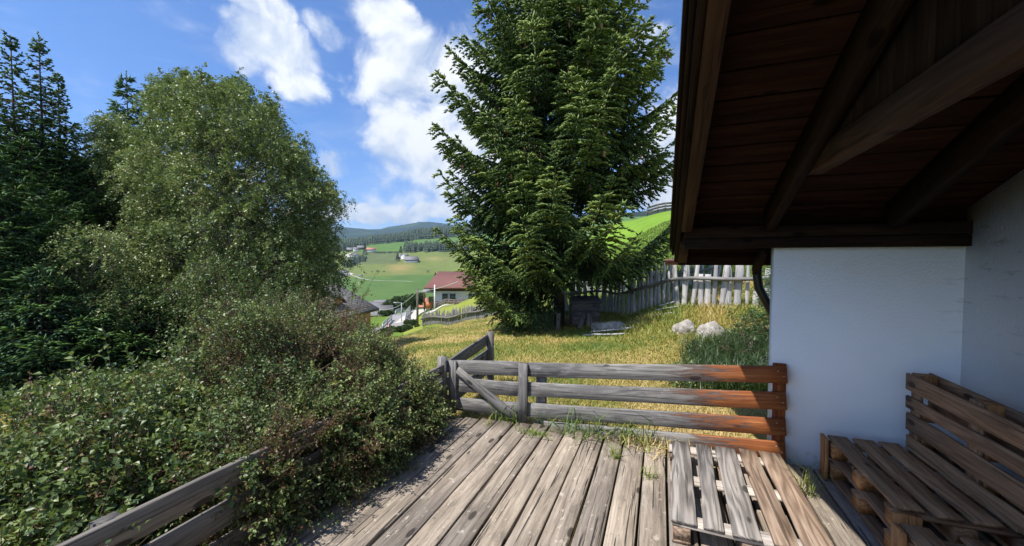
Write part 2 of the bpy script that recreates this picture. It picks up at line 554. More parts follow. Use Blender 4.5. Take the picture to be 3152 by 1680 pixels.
out(n, n.new('ShaderNodeBsdfPrincipled', {'Base Color': col, 'Roughness': 0.9, 'Normal': b.outputs[0]}).outputs[0])
M['stucco'] = m_

# granite boulders with lichen
m_, n = mat('pale_granite')
co = n.new('ShaderNodeTexCoord').outputs['Object']
a = n.noise(co, 9, 8, 0.7)
b_ = n.noise(co, 3.0, 4, 0.6)
col = n.ramp(a.outputs[0], [(0.33, (0.14, 0.13, 0.115)), (0.5, (0.33, 0.3, 0.26)), (0.7, (0.52, 0.48, 0.43))])
col = n.mix(n.math('MULTIPLY', n.ss(b_.outputs[0], 0.55, 0.7), 0.5), col, (0.42, 0.33, 0.24))
bp = n.new('ShaderNodeBump', {'Height': a.outputs[0], 'Strength': 0.7, 'Distance': 0.04})
out(n, n.new('ShaderNodeBsdfPrincipled', {'Base Color': col, 'Roughness': 0.9, 'Normal': bp.outputs[0]}).outputs[0])
M['rock'] = m_

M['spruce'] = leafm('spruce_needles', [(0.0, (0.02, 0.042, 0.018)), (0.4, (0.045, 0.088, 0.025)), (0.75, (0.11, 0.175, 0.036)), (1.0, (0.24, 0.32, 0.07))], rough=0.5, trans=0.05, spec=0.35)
M['spruce2'] = leafm('dark_spruce_needles', [(0.0, (0.024, 0.055, 0.035)), (0.5, (0.05, 0.11, 0.045)), (1.0, (0.13, 0.24, 0.05))], rough=0.5, trans=0.1, spec=0.3)
M['birch'] = leafm('birch_leaves', [(0.0, (0.06, 0.09, 0.035)), (0.5, (0.17, 0.23, 0.085)), (0.85, (0.33, 0.38, 0.16)), (1.0, (0.42, 0.38, 0.18))], rough=0.42, trans=0.22, spec=.4)
M['hedge'] = leafm('hedge_leaves', [(0.0, (0.15, 0.065, 0.04)), (0.12, (0.16, 0.12, 0.045)), (0.2, (0.06, 0.11, 0.04)), (0.6, (0.165, 0.225, 0.07)), (1.0, (0.36, 0.39, 0.125))], rough=0.42, trans=0.26, spec=.45)
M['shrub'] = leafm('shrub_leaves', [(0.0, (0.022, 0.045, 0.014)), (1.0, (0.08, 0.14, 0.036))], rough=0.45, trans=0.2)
M['grassb'] = leafm('grass_blades', [(0.0, (0.06, 0.13, 0.02)), (0.35, (0.16, 0.24, 0.035)), (0.6, (0.36, 0.33, 0.075)), (0.85, (0.55, 0.4, 0.14)), (1.0, (0.68, 0.53, 0.26))], rough=0.6, trans=0.25, tcol=(0.5, 0.5, 0.1))
M['farwood'] = leafm('far_forest', [(0.0, (0.014, 0.03, 0.016)), (1.0, (0.04, 0.07, 0.026))], rough=0.8, trans=0.0)

# ------------------------------------------------------------------ terrain


def zz(v, d):
    """height of a point seen at picture row v at forward distance d (level horizon at row 800)"""
    return CAMZ - (v - 800) * d / 1200.0


# per bearing: (forward distance, height) pairs
PROF = {
    -1500: [(2, -.4), (6, -1.0), (15, -2.6), (40, -7), (150, -25), (400, -38), (900, 5), (2000, 90), (3500, 60)],
    300: [(2, -.4), (6, -.8), (12, -1.8), (20, -3), (40, -7), (150, -25), (400, -38), (900, 5), (2000, 90), (3500, 60)],
    900: [(3, -.4), (6, -.6), (10, -1.1), (20, -3), (40, -7), (57, -9.3), (90, -14), (150, -25), (300, zz(945, 300)), (600, zz(862, 600)), (800, zz(822, 800)), (900, zz(800, 900)), (1100, zz(775, 1100)), (1700, zz(745, 1700)), (2600, 60)],
    1060: [(4, -.4), (6, -.45), (10, -1.0), (20, -2.8), (34, -5.6), (45, -8.1), (57, -9.2), (80, -10.6), (110, -16), (150, -25), (300, zz(945, 300)), (600, zz(862, 600)), (800, zz(825, 800)), (900, zz(797, 900)), (1000, zz(776, 1000)), (1500, zz(752, 1500)), (1800, zz(748, 1800)), (2600, 60)],
    1190: [(4, -.3), (6, -.3), (10, -.8), (20, -2.5), (34, -5.1), (45, -7.6), (57, zz(1014, 57)), (70, zz(986, 70)), (84, zz(968, 84)), (105, -15), (150, -24), (300, zz(945, 300)), (600, zz(860, 600)), (800, zz(820, 800)), (900, zz(793, 900)), (980, zz(775, 980)), (1200, zz(752, 1200)), (1650, zz(735, 1650)), (2600, 60)],
    1300: [(4, -.25), (6, -.15), (10, -.55), (20, -2.1), (34, -4.15), (45, -6.3), (58, -8.0), (70, zz(968, 70)), (82, zz(953, 82)), (100, -13), (150, -24), (300, zz(940, 300)), (600, zz(858, 600)), (800, zz(820, 800)), (900, zz(793, 900)), (960, zz(776, 960)), (1350, zz(737, 1350)), (1700, zz(716, 1700)), (2600, 80)],
    1370: [(4, -.2), (6, -.1), (10, -.45), (20, -1.8), (31, -3.75), (45, -4.0), (58, zz(943, 58)), (64, zz(935, 64)), (70, -6.2), (82, -9), (100, -13), (150, -24), (300, zz(940, 300)), (600, zz(858, 600)), (800, zz(820, 800)), (900, zz(793, 900)), (960, zz(776, 960)), (1350, zz(733, 1350)), (1700, zz(710, 1700)), (2600, 90)],
    1475: [(4, -.15), (6, .0), (10, -.35), (20, -1.45), (27, -2.65), (31, -3.0), (42, -2.4), (50, zz(910, 50)), (60, -5.2), (82, -8), (150, -20), (300, -30), (600, -20), (960, 25), (1350, 90), (1700, 140), (2600, 120)],
    1700: [(4, -.1), (7, -.15), (11, -.4), (14, -.35), (20, -.25), (40, .45), (70, 1.2), (100, 0), (300, 0), (1000, 80), (2600, 250)],
    1900: [(4, -.1), (7, -.1), (10, -.2), (13, .0), (17, .1), (25, 1.4), (40, 3.6), (70, 8.5), (100, 10), (300, 12), (1000, 80), (2600, 300)],
    2060: [(3.8, -.1), (6, -.06), (8, .08), (9.4, .42), (13, .46), (20, 1.8), (40, 6.0), (58, 8.9), (66, 9.0), (100, 8), (300, 12), (1000, 80), (2600, 330)],
    2400: [(3.6, -.12), (6, .05), (7.5, .25), (8.5, .6), (12, 1.2), (20, 3), (60, 13), (70, 14), (100, 14), (1000, 100), (2600, 300)],
    4000: [(2, -.3), (6, .2), (8.5, .7), (12, 1.2), (20, 3), (60, 11), (100, 12), (1000, 90), (2600, 250)],
}
_th = []
_pr = []
for u_ in sorted(PROF):
    th = math.atan2(u_ - 1576, 1200)
    _th.append(th)
    c = math.cos(th)
    _pr.append((np.log([d / c for d, z in PROF[u_]]), np.array([z for d, z in PROF[u_]])))
_th = np.array(_th)


def H(x, y):
    x = np.asarray(x, float)
    y = np.asarray(y, float)
    l = x * RT[0] + y * RT[1]
    d = x * FW[0] + y * FW[1]
    r = np.log(np.maximum(np.hypot(l, d), 1.0))
    th = np.clip(np.arctan2(l, d), _th[0], _th[-1])
    Z = np.stack([np.interp(r, a, b) for a, b in _pr])
    k = np.clip(np.searchsorted(_th, th) - 1, 0, len(_th) - 2)
    t = (th - _th[k]) / (_th[k + 1] - _th[k])
    t = t * t * (3 - 2 * t) * .5 + t * .5
    idx = np.arange(Z.shape[1]) if Z.ndim > 1 else None
    if Z.ndim == 1:
        z = Z[k] * (1 - t) + Z[k + 1] * t
    else:
        z = Z[k, idx] * (1 - t) + Z[k + 1, idx] * t
    R_ = np.exp(r)
    amp = np.clip((R_ - 4) / 10, 0, 1) * .03 + np.clip((R_ - 200) / 600, 0, 1) * 1.2
    sc = np.where(R_ < 60, 1.0, np.where(R_ < 300, .15, .02))
    z = z + amp * (np.sin(x * 1.3 * sc + .7) * np.cos(y * 1.1 * sc + .3) + .5 * np.sin(x * 2.9 * sc + y * 2.3 * sc))
    under = (x > -2.4) & (x < 3) & (y < 3.7) & (y > -4)
    z = np.where(under, np.minimum(z, -.28), z)
    return z


def h1(x, y):
    return float(H(np.array([x]), np.array([y]))[0])


def gpt(u, d, dz=0.0):
    x, y = ud(u, d)
    return np.array([x, y, h1(x, y) + dz])


def uv_of(x, y, z):
    l = x * RT[0] + y * RT[1]
    d = x * FW[0] + y * FW[1]
    return 1576 + 1200 * l / d, 800 - 1200 * (z - CAMZ) / d, d


def vnoise(x, y, s, seed=0):
    """cheap smooth value noise (vectorised) in 0..1"""
    x = np.asarray(x) / s + seed * 13.7
    y = np.asarray(y) / s + seed * 7.3
    xi = np.floor(x)
    yi = np.floor(y)
    fx = x - xi
    fy = y - yi
    fx = fx * fx * (3 - 2 * fx)
    fy = fy * fy * (3 - 2 * fy)

    def hsh(a, b):
        t_ = np.sin(a * 127.1 + b * 311.7) * 43758.5453
        return t_ - np.floor(t_)
    return (hsh(xi, yi) * (1 - fx) + hsh(xi + 1, yi) * fx) * (1 - fy) + (hsh(xi, yi + 1) * (1 - fx) + hsh(xi + 1, yi + 1) * fx) * fy


# polar grid, finer where the far valley is seen
ths = np.unique(np.concatenate([np.linspace(-math.pi, math.pi, 140),
                                np.arctan((np.linspace(980, 1500, 230) - 1576) / 1200),
                                np.arctan((np.linspace(1500, 2500, 110) - 1576) / 1200)]))
rs = np.unique(np.concatenate([[0.6], np.geomspace(1.2, 3400, 210), np.linspace(260, 1500, 110), np.linspace(4, 14, 30)]))
TH, RR = np.meshgrid(ths[:-1], rs, indexing='ij')
ll, dd = np.sin(TH) * RR, np.cos(TH) * RR
X = dd * FW[0] + ll * RT[0]
Y = dd * FW[1] + ll * RT[1]
Zg = H(X.ravel(), Y.ravel()).reshape(X.shape)
nt, nr = X.shape
idx = np.arange(nt * nr).reshape(nt, nr)
a0 = idx
a1 = np.roll(idx, -1, axis=0)
quads = np.stack([a0[:, :-1], a0[:, 1:], a1[:, 1:], a1[:, :-1]], -1).reshape(-1, 4)
Vt = np.stack([X, Y, Zg], -1).reshape(-1, 3)
Vt = np.concatenate([Vt, [[0, 0, -.3]]])
tri = [(int(a0[k, 0]), int(a1[k, 0]), nt * nr) for k in range(nt)]
xf, yf, zf = Vt[:, 0], Vt[:, 1], Vt[:, 2]
dist = np.hypot(xf, yf)
with np.errstate(all='ignore'):
    U_, V_, D_ = uv_of(xf, yf, zf)
U_ = np.where(D_ > .5, U_, 0)
V_ = np.where(D_ > .5, V_, 0)


def mixc(c, m, col):
    m = np.clip(m, 0, 1)[:, None]
    return c * (1 - m) + np.array(col) * m


n_a = vnoise(xf, yf, 1.1, 1)
n_b = vnoise(xf, yf, 3.7, 2)
n_c = vnoise(xf, yf, 45, 3)
n_d = vnoise(xf, yf, 14, 4)
cg = np.tile(np.array([0.12, 0.2, 0.03]), (len(xf), 1))
cg = mixc(cg, n_b * .5, (0.17, 0.22, 0.04))
dry = np.clip(1.2 - (dist - 12) / 22, 0, 1) * np.clip(n_a * .6 + n_b * .7, 0, 1)
dry = np.where((D_ > 28), dry * .2, dry)
cg = mixc(cg, dry * 1.1, (0.36, 0.27, 0.08))
far = np.clip((dist - 120) / 60, 0, 1)
cg = mixc(cg, far, (0.082, 0.148, 0.04))
cg = mixc(cg, far * n_c * .35, (0.12, 0.19, 0.05))
# upper pasture above the hedge line: older yellowish grass with a bare tan patch
sw = .5 + .5 * np.sin((xf * .8 + yf * .35) / 9.0 + 2.2 * n_c)
cg = mixc(cg, far * sw * .16, (0.15, 0.2, 0.06))
cg = mixc(cg, far * n_d * .14, (0.05, 0.1, 0.03))
lim = 855 + (U_ - 1120) * -.03 + 3 * np.sin(xf * .02)
up = far * np.clip((lim - V_) / 3, 0, 1) * (V_ > 774)
cg = mixc(cg, up * .85, (0.155, 0.185, 0.055))
tan_ = np.exp(-(((U_ - 1232) / 38) ** 2 + ((V_ - 824) / 13) ** 2)) * (n_d * .8 + .5)
cg = mixc(cg, far * tan_ * .9, (0.34, 0.25, 0.1))
tan2 = np.exp(-(((U_ - 1340) / 40) ** 2 + ((V_ - 797) / 7) ** 2)) * (n_d * .8 + .3)
cg = mixc(cg, far * tan2 * .6, (0.34, 0.26, 0.12))
cloud_shade = far * np.clip((815 - (V_ - (U_ - 1150) * -.02)) / 4, 0, 1) * (V_ > 774) * (U_ < 1225) * (U_ > 1085)  # cloud shadow on the pasture, painted into the grass colour as a duller patch
cg = mixc(cg, cloud_shade * .75, (0.10, 0.125, 0.06))
top = far * (V_ < 774) * (V_ > 650)
cg = mixc(cg, top * .9, (0.095, 0.175, 0.042))
fl = (D_ > 1355) & (dist > 1300)
cg = mixc(cg, fl * 1.0, (0.018, 0.035, 0.018))
# bright hillside meadow on the right behind the picket fences
mead = np.clip((dist - 15) / 6, 0, 1) * (dist < 200) * np.clip((U_ - 1650) / 80, 0, 1)
cg = mixc(cg, mead * .85, (0.16, 0.29, 0.03))
cg = mixc(cg, mead * n_b * .3, (0.26, 0.33, 0.05))
slope = (D_ > 28) * (dist < 68) * (U_ > 1240) * (U_ < 1650)
cg = mixc(cg, slope * .9, (0.22, 0.26, 0.04))
cg = mixc(cg, slope * n_a * .35, (0.33, 0.31, 0.07))

m_, n = mat('ground_cover')
col = n.new('ShaderNodeAttribute', attribute_name='col').outputs['Color']
geo = n.new('ShaderNodeNewGeometry').outputs['Position']
f1 = n.noise(geo, 9.0, 8, 0.7)
f2 = n.noise(geo, 0.35, 6, 0.65)
f3 = n.noise(geo, 0.035, 6, 0.65)
k1 = n.math('MULTIPLY_ADD', f1.outputs[0], 0.9, 0.52)
k2 = n.math('MULTIPLY_ADD', f2.outputs[0], 0.7, 0.65)
k3 = n.math('MULTIPLY_ADD', f3.outputs[0], 0.6, 0.7)
kk = n.math('MULTIPLY', n.math('MULTIPLY', k1, k2), k3)
col = n.new('ShaderNodeVectorMath', {0: col, 'Scale': kk}, operation='SCALE').outputs[0]
bp = n.new('ShaderNodeBump', {'Height': f1.outputs[0], 'Strength': 0.7, 'Distance': 0.06})
out(n, n.new('ShaderNodeBsdfPrincipled', {'Base Color': col, 'Roughness': 0.95, 'Normal': bp.outputs[0], 'Specular IOR Level': 0.1}).outputs[0])
M['ground'] = m_
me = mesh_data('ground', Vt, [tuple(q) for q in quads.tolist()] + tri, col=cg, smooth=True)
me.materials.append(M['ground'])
o = bpy.data.objects.new('ground', me)
COL.objects.link(o)
tag(o, kind='structure')

# mountains: a wooded relief 3 to 6.5 km away
ridge_u = [-2500, -900, 0, 500, 850, 1010, 1060, 1100, 1140, 1170, 1200, 1230, 1260, 1290, 1320, 1360, 1450, 1600, 1800, 2060, 2400, 3200, 5200]
ridge_v = [560, 640, 690, 705, 700, 699, 699, 703, 706, 705.5, 698, 694, 689, 684, 683, 687, 700, 690, 660, 655, 600, 560, 520]
us = np.concatenate([np.linspace(-2500, 960, 60), np.linspace(970, 1500, 130), np.linspace(1510, 5200, 60)])
rv = np.interp(us, ridge_u, ridge_v)
ts = np.linspace(0, 1, 46)
Vm = []
for i, u_ in enumerate(us):
    for t in ts:
        ct = math.cos(math.atan2(u_ - 1576, 1200))
        d = (2900 + 3300 * t) * ct
        zt = zz(rv[i], 6200 * ct)
        x, y = ud(u_, d)
        e = t ** 1.15
        bump = 42 * math.sin(t * math.pi) * (mnoise.fractal(Vector((x / 900, y / 900, 0)), 1.0, 2.0, 4) + .6 * mnoise.noise(Vector((x / 300, y / 300, 3))))
        Vm.append((x, y, -20 + (zt + 20) * e + bump + (5 * mnoise.noise(Vector((x / 45, y / 45, 9))) if t > .9 else 0)))
    x, y = ud(u_, 6420 * ct)
    Vm.append((x, y, -100))
nn = len(ts) + 1
Fm = [(i * nn + k, (i + 1) * nn + k, (i + 1) * nn + k + 1, i * nn + k + 1) for i in range(len(us) - 1) for k in range(nn - 1)]
m_, n = mat('wooded_mountain')
geo = n.new('ShaderNodeNewGeometry').outputs['Position']
a = n.noise(geo, 0.02, 8, 0.7)
b_ = n.noise(geo, 0.0016, 5, 0.6)
col = n.ramp(a.outputs[0], [(0.35, (0.012, 0.028, 0.02)), (0.7, (0.035, 0.062, 0.03))])
col = n.mix(n.math('MULTIPLY', n.ss(b_.outputs[0], 0.6, 0.66), 0.5), col, (0.075, 0.12, 0.04))
out(n, n.new('ShaderNodeBsdfPrincipled', {'Base Color': col, 'Roughness': 1.0, 'Specular IOR Level': 0.0,
                                          'Normal': n.new('ShaderNodeBump', {'Height': a.outputs[0], 'Strength': .8, 'Distance': 20.0}).outputs[0]}).outputs[0])
M['mount'] = m_
tag(mk('mountains', Vm, Fm, M['mount'], smooth=True), kind='structure')
# ------------------------------------------------------------------ terrace deck
random.seed(7)
mb = MB()
x = -2.36
k = 0
DX1 = 2.02
while x < DX1:
    wd_ = random.uniform(.152, .168)
    yend = 3.60 + random.uniform(-.012, .02) if x > -1.2 else 3.60 - (-1.2 - x) * .16 + random.uniform(-.01, .01)
    dz = random.uniform(-.003, .003)
    mb.plank((x + wd_ / 2, -1.2, -.02 + dz), (x + wd_ / 2, yend, -.02 + dz), (1, 0, 0), wd_, .036, seg=22, wob=.0028, ch=.005, seed=k)
    x += wd_ + random.uniform(.011, .018)
    k += 1
dk = mb.build('deck', M['deck'])
tag(dk, kind='structure')
mb = MB()
for y in (-.9, .1, 1.1, 2.1, 3.1):
    mb.plank((-2.34, y, -.1), (DX1, y, -.1), (0, 0, 1), .1, .07, seg=4)
tag(mb.build('deck_joists', M['railgrey']), kind='structure')


# ------------------------------------------------------------------ plank fence with gate at the deck's end
def fz(x, k):            # centre height of fence board k (0 top) at x: the fence climbs slightly to the right
    ctr = [[(-2.0, .466), (-1.26, .513), (.9, .692)], [(-2.0, .266), (-1.26, .314), (.9, .483)], [(-2.0, .063), (-1.26, .106), (.9, .275)],
           [(-2.0, -.14), (-1.26, -.055), (.9, .085)]][k]
    return float(np.interp(x, [c[0] for c in ctr], [c[1] for c in ctr]))


FY = 3.63
fence = thing('plank_fence', 'low grey plank fence across the deck end, boards turning orange brown at the house wall', 'fence', (-.2, FY, -.2))
for k, s_ in enumerate((11, 12, 13, 14)):
    x0 = -1.235 if k < 3 else -1.05
    part('board', M['fence'], fence, lambda m, k=k, s_=s_, x0=x0: m.plank((x0, FY - (.0 if k < 3 else .004), fz(x0, k)), (.935, FY, fz(.935, k)), (0, 0, 1), .137, .03, seg=14, wob=.003, seed=s_))
part('post', M['orange'], fence, lambda m: m.plank((.893, FY + .05, -.3), (.893, FY + .05, .775), (1, 0, 0), .09, .06, seg=4, seed=5, wob=.001))
part('post', M['grey'], fence, lambda m: m.plank((-1.1, FY + .06, -.4), (-1.1, FY + .06, .5), (1, 0, 0), .09, .07, seg=4, seed=6, wob=.001))
for px_ in (.872, .912):
    for k in range(4):
        part('screw', M['steel'], fence, lambda m: m.tube([(px_, FY - .0165, fz(.9, k) + .03 - (px_ - .87)), (px_, FY - .0185, fz(.9, k) + .03 - (px_ - .87))], .0045, 6))

gate = thing('plank_gate', 'small grey garden gate with diagonal brace beside the leafy hedge', 'gate', (-1.65, FY, -.1))
for k in range(3):
    part('board', M['grey'], gate, lambda m, k=k: m.plank((-2.06, FY + .002, fz(-2.06, k)), (-1.29, FY + .002, fz(-1.29, k)), (0, 0, 1), .14, .028, seg=6, seed=21 + k))
part('stile', M['grey'], gate, lambda m: m.plank((-2.055, FY - .03, -.02), (-2.055, FY - .03, .535), (1, 0, 0), .085, .03, seg=3, seed=25))
part('stile', M['grey'], gate, lambda m: m.plank((-1.262, FY - .037, -.0), (-1.262, FY - .037, .583), (1, 0, 0), .092, .036, seg=3, seed=26))
part('brace', M['grey'], gate, lambda m: m.plank((-2.0, FY - .028, .44), (-1.31, FY - .028, .0), (.53, 0, .84), .085, .026, seg=5, seed=27))

# ------------------------------------------------------------------ left railing
RX = -2.13
rail = thing('plank_railing', 'long dark grey plank railing along the deck edge, half buried in the hedge', 'railing', (RX, 1.6, -.1))
for k, zc in enumerate((.443, .262, .08)):
    part('board', M['railgrey'], rail, lambda m, k=k, zc=zc: m.plank((RX, -1.2, zc), (RX, 3.56, zc + .0), (0, 0, 1), .135, .03, seg=20, wob=.006, seed=31 + k))
for yy in (-.6, .9, 2.3):
    part('post', M['railgrey'], rail, lambda m, yy=yy: m.plank((RX - .06, yy, -.4), (RX - .06, yy, .5), (0, 1, 0), .09, .07, seg=3, seed=int(40 + yy * 10)))
part('post', M['grey'], rail, lambda m: m.plank((-2.155, 3.56, -.3), (-2.155, 3.56, .575), (1, 0, 0), .085, .085, seg=3, seed=51, ch=.012))

rail2 = thing('plank_railing', 'short grey railing section running into the mown grass beyond the gate', 'railing', (-2.13, 4.2, -.2))
for k, (z0, z1) in enumerate(((.455, .545), (.262, .352), (.07, .16))):
    part('board', M['railgrey'], rail2, lambda m, k=k, z0=z0, z1=z1: m.plank((-2.14, 3.62, z0), (-2.14, 4.66, z1), (0, 0, 1), .135, .03, seg=6, seed=61 + k))
part('post', M['railgrey'], rail2, lambda m: m.plank((-2.115, 4.7, -.5), (-2.115, 4.7, .645), (1, 0, 0), .085, .085, seg=3, seed=66, ch=.012))


# ------------------------------------------------------------------ pallets
def pallet_parts(root, x0, x1, y0, y1, zb, slat_m, cross_m, block_m, slats, far, seed, bottom=True, nb=3):
    """EUR-style pallet: blocks, bottom boards along y, cross boards along x, top slats along y"""
    L = x1 - x0
    bt, ct, st_ = .02, .02, .02
    ys = [y0 + .05, (y0 + y1) / 2, y1 - .07]
    xs = [x0 + .05, (x0 + x1) / 2, x1 - .05]
    H_ = .13
    if bottom:
        for i, xx in enumerate(xs):
            part('bottom_board', block_m, root, lambda m, xx=xx, i=i: m.plank((xx, y0, zb + bt / 2), (xx, y1, zb + bt / 2), (1, 0, 0), .09, bt, seg=4, seed=seed + i))
    for i, yy in enumerate(ys):
        for j, xx in enumerate(xs):
            part('block', block_m, root, lambda m, xx=xx, yy=yy: m.plank((xx, yy - .05, zb + bt + .038), (xx, yy + .05, zb + bt + .038), (1, 0, 0), .09, .074, seg=1, wob=.001))
        part('cross_board', cross_m, root, lambda m, yy=yy, i=i: m.plank((x0, yy, zb + bt + .076 + ct / 2), (x1, yy, zb + bt + .076 + ct / 2), (0, 1, 0), .105, ct, seg=4, seed=seed + 10 + i))
    for i, (xa, w_, wb, mm) in enumerate(slats):
        zt = zb + bt + .076 + ct + st_ / 2 + .001
        yn = y0 - .01 + random.uniform(-.015, .01)
        part('slat', mm, root, lambda m, xa=xa, w_=w_, wb=wb, yn=yn, i=i: m.plank((xa, yn, zt), (xa + wb, y1 + far[i], zt), (1, 0, 0), w_, st_, seg=6, wob=.003, seed=seed + 20 + i))


p1 = thing('wooden_pallet', 'weathered wooden pallet lying flat in the sun on the deck boards', 'pallet', (.5, 2.85, 0))
sm = [M['palgrey'], M['palgrey'], M['palgrey'], M['palbrown'], M['palbrown']]
pallet_parts(p1, .075, .855, 2.34, 3.38, 0.001, None, M['pallight'], M['palbrown'],
             [(.135, .13, .025, sm[0]), (.285, .1, .04, sm[1]), (.444, .138, .034, sm[2]), (.618, .115, .015, sm[3]), (.77, .14, .015, sm[4])],
             [-.01, .0, .01, .03, .05], 100)


def bench(name, label, x0, x1, y0, y1, seed):
    b = thing(name, label, 'bench', ((x0 + x1) / 2, (y0 + y1) / 2, 0), 'pallet benches by the house wall')
    zt = .31
    W_ = x1 - x0
    ns = 4
    w_ = .118
    gap = (W_ - ns * w_) / (ns - 1) if ns > 1 else 0
    for i in range(ns):
        xa = x0 + w_ / 2 + i * (w_ + gap)
        part('slat', M['bench'], b, lambda m, xa=xa, i=i: m.plank((xa, y0 + random.uniform(-.01, .02), zt - .01), (xa, y1 + random.uniform(-.01, .01), zt - .01), (1, 0, 0), w_, .02, seg=6, wob=.003, seed=seed + i))
    ys = [y0 + .055, (y0 + y1) / 2, y1 - .055]
    for lev in (0, 1):
        zb = .005 + lev * .146
        for i, yy in enumerate(ys):
            part('cross_board', M['bench'], b, lambda m, yy=yy, zb=zb: m.plank((x0, yy, zb + .115), (x1, yy, zb + .115), (0, 1, 0), .1, .018, seg=3, seed=seed + 9))
            for xx in (x0 + .045, (x0 + x1) / 2, x1 - .045):
                part('block', M['benchor'] if xx < x0 + .1 else M['bench'], b, lambda m, xx=xx, yy=yy, zb=zb: m.plank((xx, yy - .05, zb + .064), (xx, yy + .05, zb + .064), (1, 0, 0), .085, .08, seg=1, wob=.001))
        for xx in (x0 + .045, (x0 + x1) / 2, x1 - .045):
            part('bottom_board', M['bench'], b, lambda m, xx=xx, zb=zb: m.plank((xx, y0, zb + .012), (xx, y1, zb + .012), (1, 0, 0), .085, .02, seg=3, seed=seed + 31))
        if lev == 1:
            continue
    return b


b1 = bench('pallet_bench', 'brown pallet bench with slatted backrest standing along the white wall', 1.16, 1.72, 2.585, 3.49, 200)
part('leg', M['benchor'], b1, lambda m: m.plank((1.135, 3.46, 0.0), (1.135, 3.46, .305), (0, 1, 0), .1, .022, seg=2, seed=220))
part('leg', M['benchor'], b1, lambda m: m.plank((1.19, 2.56, 0.0), (1.19, 2.56, .29), (1, 0, 0), .12, .025, seg=2, seed=221))
# backrest: a pallet set on edge
bx0, bx1 = 1.60, 1.735
back_y0, back_y1 = 2.3, 3.5
for i, (zc, w_) in enumerate(((.755, .11), (.617, .085), (.479, .122), (.344, .085))):
    part('back_slat', M['bench'], b1, lambda m, zc=zc, w_=w_, i=i: m.plank((bx0 + .012 + .02 * (.8 - zc), back_y0, zc), (bx0 + .012 + .02 * (.8 - zc), back_y1, zc), (0, 0, 1), w_, .02, seg=8, wob=.004, seed=240 + i))
for yy in (back_y0 + .06, (back_y0 + back_y1) / 2, back_y1 - .06):
    part('back_cross_board', M['bench'], b1, lambda m, yy=yy: m.plank((bx0 + .035, yy, .32), (bx0 + .035, yy, .822), (0, 1, 0), .1, .02, seg=3, seed=250))
    for zc in (.37, .56, .775):
        part('back_block', M['benchor'], b1, lambda m, yy=yy, zc=zc: m.plank((bx0 + .083, yy, zc - .045), (bx0 + .083, yy, zc + .045), (0, 1, 0), .1, .074, seg=1, wob=.001, seed=260))
for zc in (.35, .617, .775):
    part('back_board', M['bench'], b1, lambda m, zc=zc: m.plank((bx0 + .131, back_y0, zc), (bx0 + .131, back_y1, zc), (0, 0, 1), .09, .02, seg=4, seed=270 + int(zc * 10)))

b2 = bench('pallet_bench', 'nearest brown pallet bench with a sunlit orange end at the lower right corner', 1.1, 1.86, 1.4, 2.42, 300)
part('leg', M['benchor'], b2, lambda m: m.plank((1.08, 2.37, 0.0), (1.08, 2.37, .315), (0, 1, 0), .1, .022, seg=2, seed=320))

# ------------------------------------------------------------------ house
house = thing('chalet', 'white rendered house wall under a very dark timber roof overhang', 'house', (1.6, 3.9, 0))
SL = .389
XV = .125                 # verge line
YP = 3.66                # face of the wall towards the terrace
RAISE = .11              # depth of the rafters below the roof boards
XB = 1.97                # face of the side wall


def rz(y, off=0.0):      # underside of the roof boards
    return 1.86 + SL * (YP - y) + off


random.seed(3)
mb = MB()
mb.box((3.42, YP + .05, .69), (2.58, .05, 1.03))
mb.box((3.75, YP + .45, .69), (2.2, .348, 1.03))
mb.build('wall', M['stucco'], house)
mb = MB()
P = []
xs0, xs1 = XB, XB + .3
y_a, y_b = -3.0, YP - .002
prof = [(y_a, -.3), (y_b, -.3), (y_b, rz(y_b) - .02 + RAISE * 1.07), (y_a, rz(y_a) - .02 + RAISE * 1.07)]
V = [(xs0, a, b) for a, b in prof] + [(xs1, a, b) for a, b in prof]
mb.add(V, [(0, 1, 2, 3), (7, 6, 5, 4), (0, 4, 5, 1), (1, 5, 6, 2), (2, 6, 7, 3), (3, 7, 4, 0)])
mb.build('side_wall', M['stucco'], house)
# roof boards (soffit), laid across the slope
cs = 1 / math.sqrt(1 + SL * SL)
dirv = np.array([0, -cs, SL * cs])
nrmv = np.array([0, SL * cs, cs])
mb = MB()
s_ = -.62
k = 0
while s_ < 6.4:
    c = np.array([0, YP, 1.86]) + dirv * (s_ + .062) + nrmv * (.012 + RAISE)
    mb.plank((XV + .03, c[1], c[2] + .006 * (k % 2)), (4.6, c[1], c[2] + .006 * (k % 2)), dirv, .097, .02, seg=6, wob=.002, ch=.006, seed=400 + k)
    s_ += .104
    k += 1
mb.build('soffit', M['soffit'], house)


def slope_box(m, x0, x1, s0, s1, n0, n1, seed=0):
    """box following the roof slope: along x, along the slope (s from the plate) and normal to it"""
    o_ = np.array([0, YP, 1.86])
    V = []
    G = []
    rg = random.Random(seed)
    off = np.array([rg.random() * 9, rg.random() * 9, 0])
    for xx in (x0, x1):
        for ss in (s0, s1):
            for nn_ in (n0, n1):
                V.append(np.array([xx, 0, 0]) + o_ + dirv * ss + nrmv * nn_)
                G.append(off + np.array([ss, xx, nn_]))
    m.add(V, [(0, 1, 3, 2), (4, 6, 7, 5), (0, 4, 5, 1), (2, 3, 7, 6), (0, 2, 6, 4), (1, 5, 7, 3)], G)


def roof_fn(m):
    for r in range(22):
        s0 = -.68 + r * .33
        slope_box(m, XV - .02, 4.62, s0, s0 + .345, RAISE + .03 + .012 * (r % 2), RAISE + .075 + .012 * (r % 2), r)


